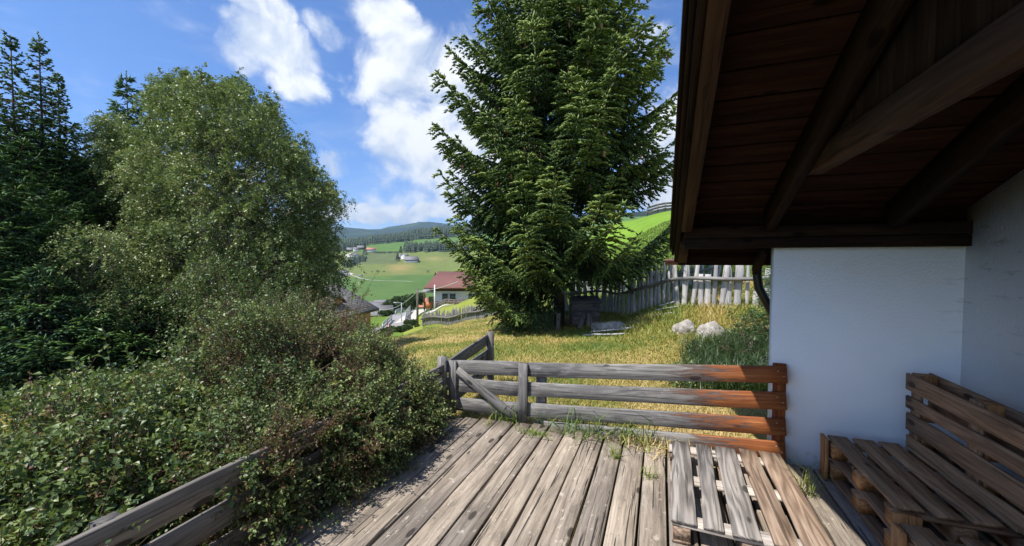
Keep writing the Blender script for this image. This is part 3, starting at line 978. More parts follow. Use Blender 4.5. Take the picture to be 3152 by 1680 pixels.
part('roof', M['rooftile'], house, roof_fn)
part('bargeboard', M['beam'], house, lambda m: (slope_box(m, XV - .005, XV + .025, -.64, 6.4, -.055, RAISE + .028, 1), slope_box(m, XV - .03, XV - .007, -.66, 6.4, .03, RAISE + .105, 2), slope_box(m, XV - .05, XV - .032, -.66, 6.4, RAISE - .02, RAISE + .12, 4)))
part('verge_rafter', M['beamtan'], house, lambda m: slope_box(m, XV + .027, XV + .105, .1, 6.4, -.07, RAISE - .001, 3))
part('verge_rafter_end', M['beamtan'], house, lambda m: slope_box(m, XV + .027, XV + .105, -.62, -.155, -.07, RAISE - .001, 3))
part('rafter', M['beam'], house, lambda m: slope_box(m, .75, .81, .1, 6.4, -.075, RAISE - .001, 5))
part('rafter', M['beam'], house, lambda m: slope_box(m, 1.5, 1.56, .1, 6.4, -.075, RAISE - .001, 6))
part('wall_plate', M['beam'], house, lambda m: (m.plank((XV + .055, YP + .005, 1.735), (4.5, YP + .005, 1.735), (0, 0, 1), .08, .13, seg=8, wob=.001, ch=.003, seed=70),
                                                 m.plank((XV + .05, YP + .005, 1.823), (4.5, YP + .005, 1.823), (0, 0, 1), .085, .14, seg=8, wob=.001, ch=.003, seed=71)))
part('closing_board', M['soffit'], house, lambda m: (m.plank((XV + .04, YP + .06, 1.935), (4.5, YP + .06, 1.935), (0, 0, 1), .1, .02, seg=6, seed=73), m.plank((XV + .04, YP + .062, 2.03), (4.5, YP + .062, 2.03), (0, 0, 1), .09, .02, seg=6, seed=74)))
# tie beam running level towards the viewer, boarded panel between it and the rafter
zb_ = 1.6 + (489 - 800) * -1 / 1200 * 1.0
yt = 2.80
zt_ = rz(yt)
part('tie_beam', M['beamtan'], house, lambda m: m.plank((.855, -2.5, zt_ - .02), (.855, yt + .06, zt_ - .02), (0, 0, 1), .12, .085, seg=8, wob=.001, ch=.004, seed=72))


def panel_fn(m):
    y = yt - .3
    k = 0
    while y > -2.4:
        za, zb2 = zt_ + .043, rz(y) - .0
        if zb2 > za + .01:
            m.plank((.84, y, za), (.84, y, zb2), (0, 1, 0), .115, .018, seg=2, wob=.001, seed=80 + k)
        y -= .12
        k += 1


part('gable_panel', M['beam'], house, panel_fn)
# gutter under the eave, beyond the wall, with its down pipe
GY = YP + .72
GZ = 1.86 - SL * .72 + .03


def gutter_fn(m):
    n_ = 9
    V = []
    for xx in (XV - .09, 4.4):
        for r in (.062, .056):
            for k in range(n_):
                a = math.pi + math.pi * k / (n_ - 1)
                V.append((xx, GY + r * math.cos(a), GZ + r * math.sin(a)))
    F = []
    for k in range(n_ - 1):
        F.append((k, k + 1, 2 * n_ + k + 1, 2 * n_ + k))
        F.append((n_ + k + 1, n_ + k, 3 * n_ + k, 3 * n_ + k + 1))
        F.append((k, n_ + k, n_ + k + 1, k + 1))
    F.append((0, 2 * n_, 3 * n_, n_))
    F.append((n_ - 1, 2 * n_ - 1, 4 * n_ - 1, 3 * n_ - 1))
    F.append(tuple(range(n_)))
    m.add(V, F)


part('gutter', M['gutter'], house, gutter_fn)
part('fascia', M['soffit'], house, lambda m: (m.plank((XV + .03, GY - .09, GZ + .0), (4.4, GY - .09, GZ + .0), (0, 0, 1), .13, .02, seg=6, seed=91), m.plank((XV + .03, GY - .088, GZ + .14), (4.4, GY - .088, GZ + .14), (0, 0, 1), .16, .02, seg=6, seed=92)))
part('downpipe', M['dark_metal'], house, lambda m: m.tube([(.87, GY, GZ - .05), (.87, GY, GZ - .17), (.885, GY, GZ - .28), (.99, GY, GZ - .5), (1.08, GY, GZ - .62), (1.08, GY, -.2)], .04, 10))
part('eave_bracket', M['beam'], house, lambda m: m.plank((.8, GY - .25, 1.5), (.8, YP + .12, 1.68), (1, 0, 0), .05, .07, seg=2))

# ------------------------------------------------------------------ picket fences
def picket_mesh(name, w_, hgt, t, pointed, seed, matname='picket'):
    rg = random.Random(seed)
    m = MB()
    off = rg.random() * 20
    rows = [-.25, .0, .3, .6, .85, 1.0]
    V = []
    G = []
    a_ = [rg.uniform(-.006, .006) for _ in rows]
    for i, f in enumerate(rows):
        z = hgt * f if f >= 0 else f
        ww = w_ * (1 + .12 * rg.uniform(-1, 1)) / 2
        for (xx, yy) in ((-ww, -t * .3), (-ww * .6, -t / 2), (ww * .6, -t / 2), (ww, -t * .3), (ww * .9, t / 2), (-ww * .9, t / 2)):
            V.append((xx + a_[i], yy, z))
            G.append((z + off, xx, yy + off))
    nr_ = len(rows)
    F = []
    for i in range(nr_ - 1):
        for k in range(6):
            F.append((i * 6 + k, i * 6 + (k + 1) % 6, (i + 1) * 6 + (k + 1) % 6, (i + 1) * 6 + k))
    b = (nr_ - 1) * 6
    if pointed:
        tipx = rg.uniform(-.2, .2) * w_
        V += [(tipx - w_ * .08, -t * .2, hgt + w_ * rg.uniform(.9, 1.5)), (tipx + w_ * .08, t * .2, hgt + w_ * rg.uniform(.7, 1.1))]
        G += [(hgt + off + .1, 0, off), (hgt + off + .1, 0, off)]
        A, B = len(V) - 2, len(V) - 1
        F += [(b, b + 1, A), (b + 1, b + 2, B, A), (b + 2, b + 3, B), (b + 3, b + 4, B), (b + 4, b + 5, A, B), (b + 5, b, A)]
    else:
        F.append(tuple(b + k for k in range(6)))
    me = mesh_data(name, V, F, g=G)
    me.materials.append(M[matname])
    return me


def picket_fence(label, pts, spacing, w_, hgt, seed, rails, mats=None, jit=.14, gaps=()):
    rg = random.Random(seed)
    P = [np.array([*ud(u, d)]) for u, d in pts]
    base = thing('picket_fence', label, 'fence', (*P[len(P) // 2], h1(*P[len(P) // 2])))
    meshes = [picket_mesh('picket', w_ * f, hgt * h_, .028, pt, seed + i, 'grey' if mats else 'picket') for i, (f, h_, pt) in enumerate(
        [(1, 1, True), (.8, .93, True), (1.25, 1.05, True), (.7, 1.08, True), (1.05, .86, False), (.9, 1.1, True), (1.15, .98, True)])]
    seglen = [np.linalg.norm(P[i + 1] - P[i]) for i in range(len(P) - 1)]
    cum = np.concatenate([[0], np.cumsum(seglen)])
    s = 0.0
    cnt = 0
    while s < cum[-1] and cnt < 100:
        if any(a < s / cum[-1] < b for a, b in gaps):
            s += spacing
            continue
        i = min(int(np.searchsorted(cum, s, 'right')) - 1, len(seglen) - 1)
        t = (s - cum[i]) / seglen[i]
        p = P[i] * (1 - t) + P[i + 1] * t
        dv = (P[i + 1] - P[i]) / seglen[i]
        o = bpy.data.objects.new('picket', rg.choice(meshes))
        COL.objects.link(o)
        o.parent = base
        nv = np.array([-dv[1], dv[0]])
        if nv.dot(p) < 0:
            nv = -nv
        q = p + nv * .03
        o.location = (q[0] - base.location[0], q[1] - base.location[1], h1(*q) - base.location[2] - .02)
        o.rotation_euler = (rg.uniform(-.04, .04), rg.gauss(0, jit * .5), math.atan2(dv[1], dv[0]) + rg.uniform(-.15, .15))
        sc_ = rg.uniform(.93, 1.07)
        o.scale = (rg.uniform(.85, 1.2), 1, sc_)
        s += spacing * rg.uniform(.8, 1.25)
        cnt += 1
    for zf, r in rails:
        m = MB()
        nseg = len(P) * 3
        pl_ = []
        for k in range(nseg + 1):
            s = cum[-1] * k / nseg
            i = min(int(np.searchsorted(cum, s, 'right')) - 1, len(seglen) - 1)
            t = (s - cum[i]) / seglen[i]
            p = P[i] * (1 - t) + P[i + 1] * t
            nv = np.array([-(P[i + 1] - P[i])[1], (P[i + 1] - P[i])[0]]) / seglen[i]
            if nv.dot(p) < 0:
                nv = -nv
            q = p - nv * (.02 + r)
            pl_.append((q[0], q[1], h1(*q) + hgt * zf + .03 * math.sin(k * 1.3)))
        m.tube(pl_, [r * (1.1 - .3 * k / nseg) for k in range(nseg + 1)], 8, jit=.15, seed=seed)
        m.build('rail', M['railgrey'] if mats else M['grey'], base)
    return base


picket_fence('silver grey picket fence with a log rail beside the two pale boulders', [(2520, 7.9), (2330, 8.6), (2100, 9.4), (1990, 10.6), (1885, 12.2), (1790, 13.4), (1700, 14.5)],
             .16, .112, .98, 501, [(.7, .042)], gaps=((.595, .625),))
picket_fence('farther weathered picket fence showing its tips behind the spruce and nearer pickets', [(2210, 12.9), (2060, 13.8), (1900, 16.5), (1760, 19.5)],
             .12, .06, .88, 502, [(.55, .03)], jit=.16)
picket_fence('long low picket fence falling downhill to the left of the spruce', [(1298, 34.5), (1330, 33.4), (1420, 31), (1540, 27), (1640, 23.5), (1700, 21.5)],
             .15, .175, 1.02, 503, [(.62, .07)], jit=.05, mats='dark')


# ------------------------------------------------------------------ boulders, boards, hutch under the spruce
def boulder(label, c, r, seed, rot=0.0):
    import bmesh
    bm = bmesh.new()
    bmesh.ops.create_icosphere(bm, subdivisions=5, radius=1.0)
    for v in bm.verts:
        p = v.co.copy()
        d_ = 1 + .24 * mnoise.noise(p * 1.3 + Vector((seed, 0, 0))) + .10 * mnoise.noise(p * 3.1 + Vector((0, seed, 0))) + .035 * mnoise.noise(p * 9)
        q = p * d_
        q.z = max(q.z, -.6)
        x_, y_ = q.x * r[0], q.y * r[1]
        v.co = Vector((x_ * math.cos(rot) - y_ * math.sin(rot), x_ * math.sin(rot) + y_ * math.cos(rot), q.z * r[2]))
    me = bpy.data.meshes.new('boulder')
    bm.to_mesh(me)
    bm.free()
    me.polygons.foreach_set('use_smooth', np.ones(len(me.polygons), bool))
    me.materials.append(M['rock'])
    o = bpy.data.objects.new('boulder', me)
    COL.objects.link(o)
    o.location = c
    ORG[o.name] = np.array(c)
    return tag(o, label, 'boulder', 'pale boulders in the dry grass')


boulder('long flat whitish boulder partly in the shade of the spruce', gpt(1883, 9.9, .0), (.55, .26, .24), 3, -.15)
boulder('rounded pale boulder with a flat top, left of its twin below the picket fence', gpt(2112, 8.0, .0), (.235, .22, .23), 7, .3)
boulder('taller rounded pale boulder behind the long dark grass near the house', gpt(2192, 7.6, .01), (.235, .22, .26), 11, -.2)


def lying_board(label, u0, d0, u1, d1, w_, seed, lift=.04, m='picket', grp='boards lying in the grass'):
    a = gpt(u0, d0, lift)
    b = gpt(u1, d1, lift)
    mm = MB().plank(a, b, np.cross(b - a, (0, 0, 1)), w_, .025, seg=6, wob=.008, seed=seed)
    c = (a + b) / 2
    ORG['tmp'] = c
    o = mk('lying_board', np.concatenate(mm.V), mm.F, M[m], origin=c, g=np.concatenate(mm.G))
    return tag(o, label, 'board', grp)


lying_board('upper of two narrow grey boards lying in the grass before the flat boulder', 1822, 9.35, 1950, 8.9, .06, 601, .1)
lying_board('lower wider grey board lying in the grass before the flat boulder', 1800, 9.2, 1925, 8.75, .1, 602, .06)
for k, (u0, d0, u1, d1, tx) in enumerate([(2012, 9.3, 2085, 9.0, 'lowest split board of the small heap under the picket fence'),
                                           (2018, 9.5, 2090, 9.25, 'middle split board of the small heap under the picket fence'),
                                           (2030, 9.65, 2075, 9.6, 'topmost short board of the small heap under the picket fence')]):
    lying_board(tx, u0, d0, u1, d1, .07, 610 + k, .05 + k * .04)

hc = gpt(1800, 11.3)
hut = thing('wooden_hutch', 'dark old wooden hutch with a lean-to lid in the spruce shade', 'hutch', hc)
for k in range(5):
    part('wall_board', M['old'], hut, lambda m, k=k: m.plank(hc + RT * -.38 - FW * .22 + ZV * (.07 + k * .125), hc + RT * .38 - FW * .22 + ZV * (.06 + k * .125), ZV, .118, .02, seg=3, seed=620 + k))
part('side_panel', M['old'], hut, lambda m: m.slab([hc - RT * .39 - FW * .22, hc - RT * .39 + FW * .25, hc - RT * .39 + FW * .25 + ZV * .76, hc - RT * .39 - FW * .22 + ZV * .64], .02))
part('side_panel', M['old'], hut, lambda m: m.slab([hc + RT * .39 - FW * .22, hc + RT * .39 + FW * .25, hc + RT * .39 + FW * .25 + ZV * .76, hc + RT * .39 - FW * .22 + ZV * .64], .02))
part('lid', M['old'], hut, lambda m: m.slab([hc - RT * .45 - FW * .3 + ZV * .655, hc + RT * .45 - FW * .3 + ZV * .655, hc + RT * .45 + FW * .3 + ZV * .8, hc - RT * .45 + FW * .3 + ZV * .8], .03))


def leaning(label, name, p0, p1, wdir, w_, seed, cat='board', m='old'):
    mm = MB().plank(p0, p1, wdir, w_, .025, seg=4, wob=.006, seed=seed)
    o = mk(name, np.concatenate(mm.V), mm.F, M[m], origin=np.array(p0), g=np.concatenate(mm.G))
    return tag(o, label, cat, 'loose boards around the hutch')


q = gpt(1785, 10.8)
leaning('grey board leaning against the front of the dark hutch', 'leaning_board', q, q + RT * .18 + FW * .25 + ZV * .42, RT, .13, 631)
q = gpt(1815, 10.75)
leaning('short board propped steeply at the right end of the hutch', 'leaning_board', q, q + RT * .06 + FW * .25 + ZV * .4, RT, .15, 632)
q = gpt(1718, 10.7)
leaning('upright grey board standing left of the hutch beneath the lowest boughs', 'upright_board', q, q + RT * .02 + ZV * .52, RT, .11, 633)
fc = gpt(1684, 10.8)
fr = thing('broken_crate', 'broken slatted crate leaning beneath the spruce', 'crate', fc)
for k in range(3):
    part('slat', M['old'], fr, lambda m, k=k: m.plank(fc - RT * .16 + ZV * (.08 + k * .2), fc + RT * .16 + ZV * (.02 + k * .2), ZV, .05, .02, seg=2, seed=640 + k))
for s_ in (-.16, .13):
    part('post', M['old'], fr, lambda m, s_=s_: m.plank(fc + RT * s_ + FW * .02 - ZV * .03, fc + RT * (s_ + .01) + FW * .02 + ZV * .52, RT, .06, .03, seg=2, seed=645))


# ------------------------------------------------------------------ village, road, distant houses
def fr_(u, d):
    x, y = ud(u, d)
    return np.array([x, y, 0.0])


def strip(name, pts, wdt, matr, lift=.05):
    """ribbon of road draped on the ground through (u, d) points"""
    P = []
    for i in range(len(pts) - 1):
        for t in np.linspace(0, 1, 9)[:-1]:
            P.append(fr_(*pts[i]) * (1 - t) + fr_(*pts[i + 1]) * t)
    P.append(fr_(*pts[-1]))
    P = np.array(P)
    V = []
    for i, p in enumerate(P):
        a = P[min(i + 1, len(P) - 1)] - P[max(i - 1, 0)]
        a /= np.linalg.norm(a)
        s = np.array([a[1], -a[0], 0])
        for k in np.linspace(-.5, .5, 5):
            q = p + s * wdt * k
            V.append((q[0], q[1], h1(q[0], q[1]) + lift))
    F = [(i * 5 + k, i * 5 + k + 1, (i + 1) * 5 + k + 1, (i + 1) * 5 + k) for i in range(len(P) - 1) for k in range(4)]
    o = mk(name, V, F, matr)
    return tag(o, kind='structure')


strip('road', [(1150, 52), (1190, 57), (1222, 62), (1238, 71), (1242, 82)], 4.4, M['asphalt'], .12)
strip('side_road', [(1243, 62), (1262, 69), (1285, 77), (1305, 83)], 3.2, M['path'], .16)
strip('footpath', [(1310, 70), (1345, 63), (1390, 58), (1440, 53)], .9, M['path'], .12)
strip('field_track', [(1040, 640), (1075, 660), (1110, 610), (1180, 560), (1270, 520)], 2.2, M['path'], .9)
strip('valley_road', [(1020, 610), (1060, 640), (1083, 665), (1070, 690), (1040, 700)], 7, M['path'], .9)
strip('hill_road', [(1062, 905), (1075, 925), (1068, 960), (1085, 985)], 6, M['path'], .9)


def local(u, d, yaw=0.0, dz=0.0):
    c = gpt(u, d, dz)
    a = RT * math.cos(yaw) + FW * math.sin(yaw)
    b = -RT * math.sin(yaw) + FW * math.cos(yaw)
    return c, a, b


def gable_house(name, label, u, d, yaw, lx, ly, hw, hr, wallm, roofm, group=None, over=.6, wins=True, dz=-.6, cat='house', lower=None, along=True):
    """house with ridge along its local x; lx, ly footprint, hw wall height, hr ridge rise"""
    c, a, b = local(u, d, yaw, dz)
    root = thing(name, label, cat, c, group)

    def W_(x, y, z):
        return c + a * x + b * y + ZV * z
    hx, hy = lx / 2, ly / 2
    m = MB()
    V = [W_(-hx, -hy, 0), W_(hx, -hy, 0), W_(hx, hy, 0), W_(-hx, hy, 0), W_(-hx, -hy, hw), W_(hx, -hy, hw), W_(hx, hy, hw), W_(-hx, hy, hw), W_(-hx, 0, hw + hr * .96), W_(hx, 0, hw + hr * .96)]
    m.add(V, [(0, 1, 5, 4), (1, 2, 6, 9, 5), (2, 3, 7, 6), (3, 0, 4, 8, 7)])
    m.build('wall', wallm, root)
    if lower is not None:
        m = MB()
        e = .05
        V = [W_(-hx - e, -hy - e, 0), W_(hx + e, -hy - e, 0), W_(hx + e, hy + e, 0), W_(-hx - e, hy + e, 0), W_(-hx - e, -hy - e, hw * .5), W_(hx + e, -hy - e, hw * .5), W_(hx + e, hy + e, hw * .5), W_(-hx - e, hy + e, hw * .5)]
        m.add(V, [(0, 1, 5, 4), (1, 2, 6, 5), (2, 3, 7, 6), (3, 0, 4, 7), (4, 5, 6, 7)])
        m.build('ground_floor', lower, root)
    m = MB()
    sl_ = hr / hy
    oy = hy + over
    zo = hw - over * sl_
    for sgn in (-1, 1):
        V = [W_(-hx - over, 0, hw + hr + .1), W_(hx + over, 0, hw + hr + .1), W_(hx + over, sgn * oy, zo + .1), W_(-hx - over, sgn * oy, zo + .1)]
        V += [v - ZV * .22 for v in V]
        G = [(x_, y_, 0) for (x_, y_) in ((0, 0), (lx, 0), (lx, oy), (0, oy))] * 2
        m.add(V, [(0, 1, 2, 3), (7, 6, 5, 4), (0, 4, 5, 1), (1, 5, 6, 2), (2, 6, 7, 3), (3, 7, 4, 0)], G)
    m.build('roof', roofm, root)
    if wins:
        nwin = max(2, int(lx / 2.6))
        for lev in range(2 if hw > 4 else 1):
            for i in range(nwin):
                xx = -hx + (i + .5) * lx / nwin
                zc = (hw / (2 if hw > 4 else 1)) * (lev + .55)
                part('window', M['glassd'], root, lambda m, xx=xx, zc=zc: m.slab([W_(xx - .5, -hy - .03, zc - .6), W_(xx + .5, -hy - .03, zc - .6), W_(xx + .5, -hy - .03, zc + .6), W_(xx - .5, -hy - .03, zc + .6)], .05))
    return root, W_


# red roofed guest house on the slope
c2, a2, b2_ = local(1420, 74, 0.0, 0)
c2[2] = -8.6
rh = thing('guest_house', 'white guest house with a red brown roof and a flowered balcony left of the spruce', 'house', c2)


def R2(x, y, z):
    return c2 + a2 * x + b2_ * y + ZV * z


m = MB()
m.add([R2(-4.6, -3, 0), R2(9, -3, 0), R2(9, 6, 0), R2(-4.6, 6, 0), R2(-4.6, -3, 5.1), R2(9, -3, 5.1), R2(9, 6, 5.1), R2(-4.6, 6, 5.1)], [(0, 1, 5, 4), (1, 2, 6, 5), (2, 3, 7, 6), (3, 0, 4, 7)])
m.build('wall', M['white'], rh)
m = MB()
for sgn, y_e in ((-1, -4.9), (1, 7.4)):
    V = [R2(-4.6, 1.4, 8.0), R2(10, 1.4, 8.0), R2(11.5, y_e, 5.35), R2(-6.0, y_e, 5.35)]
    V += [v - ZV * .3 for v in V]
    m.add(V, [(0, 1, 2, 3), (7, 6, 5, 4), (0, 4, 5, 1), (1, 5, 6, 2), (2, 6, 7, 3), (3, 7, 4, 0)])
m.build('roof', M['redroof'], rh)
m = MB()
m.add([R2(-5.2, -4.2, 4.85), R2(-5.2, 6.5, 4.85), R2(-5.2, 1.4, 7.9)], [(0, 1, 2)])
m.build('gable_boarding', M['brownwood'], rh)
part('eave_beam', M['brownwood'], rh, lambda m: m.box(R2(2.0, -3.4, 4.95), (.1, .1, .1)).slab([R2(-5, -3.06, 4.5), R2(9, -3.06, 4.5), R2(9, -3.06, 5.1), R2(-5, -3.06, 5.1)], .08))
for xx in (-2.6, -1.2, 2.2, 4.6):
    wn_ = part('window', M['white'], rh, lambda m, xx=xx: m.slab([R2(xx - .62, -3.08, 2.65), R2(xx + .62, -3.08, 2.65), R2(xx + .62, -3.08, 4.15), R2(xx - .62, -3.08, 4.15)], .06))
    part('pane', M['glassd'], wn_, lambda m, xx=xx: m.slab([R2(xx - .5, -3.16, 2.75), R2(xx + .5, -3.16, 2.75), R2(xx + .5, -3.16, 4.05), R2(xx - .5, -3.16, 4.05)], .04))
part('balcony', M['concrete'], rh, lambda m: m.slab([R2(-4.2, -4.5, 1.9), R2(8, -4.5, 1.9), R2(8, -3.05, 1.9), R2(-4.2, -3.05, 1.9)], .2))
rl = part('balcony_railing', M['brownwood'], rh, lambda m: [m.slab([R2(-4.2, -4.48, z), R2(8, -4.48, z), R2(8, -4.48, z + .09), R2(-4.2, -4.48, z + .09)], .06) for z in (2.0, 2.35, 2.75)])


def flowers(m):
    rg = random.Random(5)
    for k in range(70):
        p = R2(-4.0 + rg.random() * 11.5, -4.62 + rg.uniform(-.1, .1), 2.5 + rg.uniform(-.3, .3))
        s = rg.uniform(.1, .24)
        m.tube([p - ZV * s, p, p + ZV * s], [.02, s, .03], 5, jit=.6, seed=k)


part('flower_boxes', M['flower'], rh, flowers)
part('side_porch', M['orangewood'], rh, lambda m: m.slab([R2(-6.3, -3.4, 1.4), R2(-4.7, -3.4, 1.4), R2(-4.7, -3.4, 2.6), R2(-6.3, -3.4, 2.6)], .5))
part('porch_roof', M['greyroof'], rh, lambda m: m.slab([R2(-6.6, -4.8, 4.55), R2(-4.4, -4.8, 4.55), R2(-4.4, -2.5, 5.0), R2(-6.4, -2.5, 5.0)], .2))
part('porch_post', M['brownwood'], rh, lambda m: m.box(R2(-6.3, -3.4, 2.9), (.09, .09, 1.9)))

# near timber chalet below, roof showing between birch and hedge
E1 = at(1167, 948, 37)
E0 = at(1096, 965, 33.5)
Rg1 = at(1040, 872, 41)
Rg0 = at(930, 880, 36.5)
edir = (E0 - E1) / np.linalg.norm(E0 - E1)
E00 = E0 + edir * 6
th_c = (E1 + E00) / 2
th_c = np.array([th_c[0], th_c[1], h1(th_c[0], th_c[1])])
tc_ = thing('timber_chalet', 'timber chalet with grey shingle roof and small gable, half hidden by birch and hedge', 'house', th_c)
Bk1 = Rg1 + (Rg1 - E1) * np.array([1, 1, 0]) + np.array([0, 0, E1[2] - Rg1[2]])
Bk0 = Rg0 + (Rg1 - E1) * np.array([1, 1, 0]) + np.array([0, 0, E1[2] - Rg0[2]])


def chroof(m):
    for q4 in ((Rg1, E1, E00, Rg0), (Rg0, Bk0, Bk1, Rg1)):
        V = [np.array(v) for v in q4]
        V += [v - ZV * .22 for v in V]
        L_ = np.linalg.norm(V[2] - V[1])
        S_ = np.linalg.norm(V[0] - V[1])
        G = [(0, S_, 0), (0, 0, 0), (L_, 0, 0), (L_, S_, 0)] * 2
        m.add(V, [(0, 1, 2, 3), (7, 6, 5, 4), (0, 4, 5, 1), (1, 5, 6, 2), (2, 6, 7, 3), (3, 7, 4, 0)], G)


part('roof', M['shingle'], tc_, chroof)
inn = (Bk1 - E1) * np.array([1, 1, 0])
inn = inn / np.linalg.norm(inn)
A1 = E1 + inn * .7 + edir * .7
A0 = E00 + inn * .7
B1 = Bk1 - inn * .7 + edir * .7
B0 = Bk0 - inn * .7


def walls(z0, z1, e=0.0):
    def fn(m):
        P4 = [A1, A0, B0, B1]
        V = [np.array([p[0], p[1], E1[2] + z0]) - inn * e * (1 if i < 2 else -1) for i, p in enumerate(P4)] + [np.array([p[0], p[1], E1[2] + z1]) - inn * e * (1 if i < 2 else -1) for i, p in enumerate(P4)]
        m.add(V, [(0, 1, 5, 4), (1, 2, 6, 5), (2, 3, 7, 6), (3, 0, 4, 7)])
        if e == 0:
            rp = (Rg1 + edir * .7)
            m.add([V[4], V[7], rp - ZV * .25], [(0, 1, 2)])
    return fn


part('timber_wall', M['orangewood'], tc_, walls(-2.1, .25))
part('masonry_wall', M['white'], tc_, walls(-5.5, -2.1, .06))
# dormer gable
dm = at(1045, 908, 33.5)
dd_ = -inn
dmr = thing  # noqa


def dormer(m):
    tip = dm
    back = tip + inn * 3.5
    for s in (-1, 1):
        e1_ = tip + edir * s * 1.0 - ZV * .75
        e2_ = e1_ + inn * 3.5
        V = [tip, back, e2_, e1_]
        V = [v + ZV * .08 for v in V] + [v - ZV * .08 for v in V]
        m.add(V, [(0, 1, 2, 3), (7, 6, 5, 4), (0, 4, 5, 1), (1, 5, 6, 2), (2, 6, 7, 3), (3, 7, 4, 0)], [(0, 0, 0), (3, 0, 0), (3, 1, 0), (0, 1, 0)] * 2)


part('dormer_roof', M['shingle'], tc_, dormer)
part('dormer_gable', M['orangewood'], tc_, lambda m: m.add([dm + inn * .3 - ZV * .1, dm + inn * .3 + edir * .85 - ZV * .75, dm + inn * .3 - edir * .85 - ZV * .75], [(0, 1, 2)]))

VH = 'village houses down in the valley'
gable_house('village_house', 'white village house with an orange tiled roof between pole and guest house', 1308, 118, .1, 7, 6, 3.4, 2.0, M['white'], M['tileorange'], VH, dz=2.2)
gable_house('village_house', 'house with a broad pink orange tiled roof below the timber chalet eave', 1160, 104, .15, 5.5, 6, 3.0, 1.6, M['white'], M['tileorange'], VH, dz=-1.2)
gable_house('village_house', 'house with a plain grey roof just beyond the warning sign', 1163, 84, .3, 5, 5.5, 2.2, 1.4, M['white'], M['greyroof'], VH, dz=-1.5)
gable_house('village_house', 'leftmost pale village house past the timber chalet roof', 1158, 190, -.3, 12, 8, 5, 2.4, M['white'], M['greyroof'], VH, dz=1.5)
gable_house('village_house', 'bright white village house above the pink orange roof', 1184, 205, .4, 10, 8, 6, 2.4, M['white'], M['greyroof'], VH, dz=1.0)
FH = 'farmhouses on the far hillside'
gable_house('farmhouse', 'dark timber barn of the middle hillside farm', 1267, 850, .1, 26, 14, 6, 7, M['brownwood'], M['greyroof'], FH, wins=False, over=1.2, lower=M['white'], dz=-1)
gable_house('farmhouse', 'white farmhouse standing behind the dark timber barn', 1246, 875, 1.2, 12, 12, 9, 4, M['white'], M['greyroof'], FH, over=1.0, dz=0)
gable_house('farmhouse', 'grey roofed shed on the left of the middle hillside farm', 1233, 880, .5, 13, 12, 4, 6, M['brownwood'], M['greyroof'], FH, wins=False, dz=0)
gable_house('farmhouse', 'small low shed right of the dark timber barn', 1284, 862, .2, 8, 7, 3, 3, M['brownwood'], M['greyroof'], FH, wins=False, dz=0)
gable_house('farmhouse', 'white farmhouse in the upper left hamlet', 1096, 1010, .5, 12, 10, 7, 4, M['white'], M['greyroof'], FH, over=1, dz=0)
gable_house('farmhouse', 'dark barn at the left end of the upper hamlet', 1079, 1040, .2, 16, 10, 4, 6, M['brownwood'], M['greyroof'], FH, wins=False, dz=0)
gable_house('farmhouse', 'wide white building with a brown roof right of the tall lone spruce', 1142, 985, .15, 22, 12, 7, 4, M['white'], M['tileorange'], FH, over=1, dz=0)
gable_house('farmhouse', 'long grey shed behind the upper hamlet', 1113, 1060, .1, 20, 10, 6, 5, M['brownwood'], M['greyroof'], FH, wins=False, dz=0)
gable_house('farmhouse', 'low white building in the meadow below the upper hamlet', 1091, 935, .1, 16, 9, 4, 3, M['white'], M['greyroof'], FH, dz=0)
gable_house('farmhouse', 'whitish farm buildings by the bend of the valley road', 1058, 655, .3, 14, 9, 5, 4, M['white'], M['greyroof'], FH, dz=0)
gable_house('farmhouse', 'tiny hut alone in the lower meadow', 1109, 640, .2, 6, 4, 1.6, 1.4, M['white'], M['greyroof'], FH, wins=False, dz=0, cat='hut')


def post_thing(name, label, cat, u, v0, v1, d, r, matr, group=None):
    p = at(u, v1, d)
    b = np.array([p[0], p[1], h1(p[0], p[1]) - .4])
    t = at(u, v0, d)
    m = MB().tube([b, (b + t) / 2, t], [r * 1.15, r, r * .85], 8)
    o = mk(name, np.concatenate(m.V), m.F, matr, origin=b)
    return tag(o, label, cat, group), t


_, ptop = post_thing('utility_pole', 'tall wooden utility pole carrying a pale cable at the grass edge', 'pole', 1285, 886, 1000, 57, .16, M['pole'])
post_thing('marker_pole', 'thin dark pole between street lamp and utility pole', 'pole', 1263, 938, 992, 60, .07, M['pole'])
post_thing('flag_pole', 'white pole standing in front of the guest house corner', 'pole', 1338, 876, 950, 68, .12, M['white'])
p0 = at(1130, 939, 72)
p1 = ptop - ZV * .5
p2 = at(1410, 866, 44)
pts = []
for t in np.linspace(0, 1, 14):
    pts.append(p0 * (1 - t) + p1 * t - ZV * 1.7 * 4 * t * (1 - t))
for t in np.linspace(0, 1, 10)[1:]:
    pts.append(p1 * (1 - t) + p2 * t - ZV * .25 * 4 * t * (1 - t))
m = MB().tube(pts, .035, 5)
tag(mk('overhead_cable', np.concatenate(m.V), m.F, M['cable']), 'pale overhead cable sagging from the utility pole', 'cable')
for u, v0, v1, d, tx in ((1236, 932, 1000, 63, 'street lamp nearer the warning sign at the road'), (1217, 950, 984, 95, 'smaller farther street lamp above the road bend')):
    b = at(u, v1, d)
    b[2] = h1(b[0], b[1])
    t = at(u, v0, d)
    lp = thing('street_lamp', tx, 'street lamp', b, 'street lamps along the road')
    part('pole', M['steel'], lp, lambda m: m.tube([b, t], .07, 8))
    part('arm', M['steel'], lp, lambda m: m.tube([t, t - RT * .9 + ZV * .05], .05, 6))
    part('lamp_head', M['steel'], lp, lambda m: m.box(t - RT * 1.0 + ZV * .04, (.3, .14, .07)))
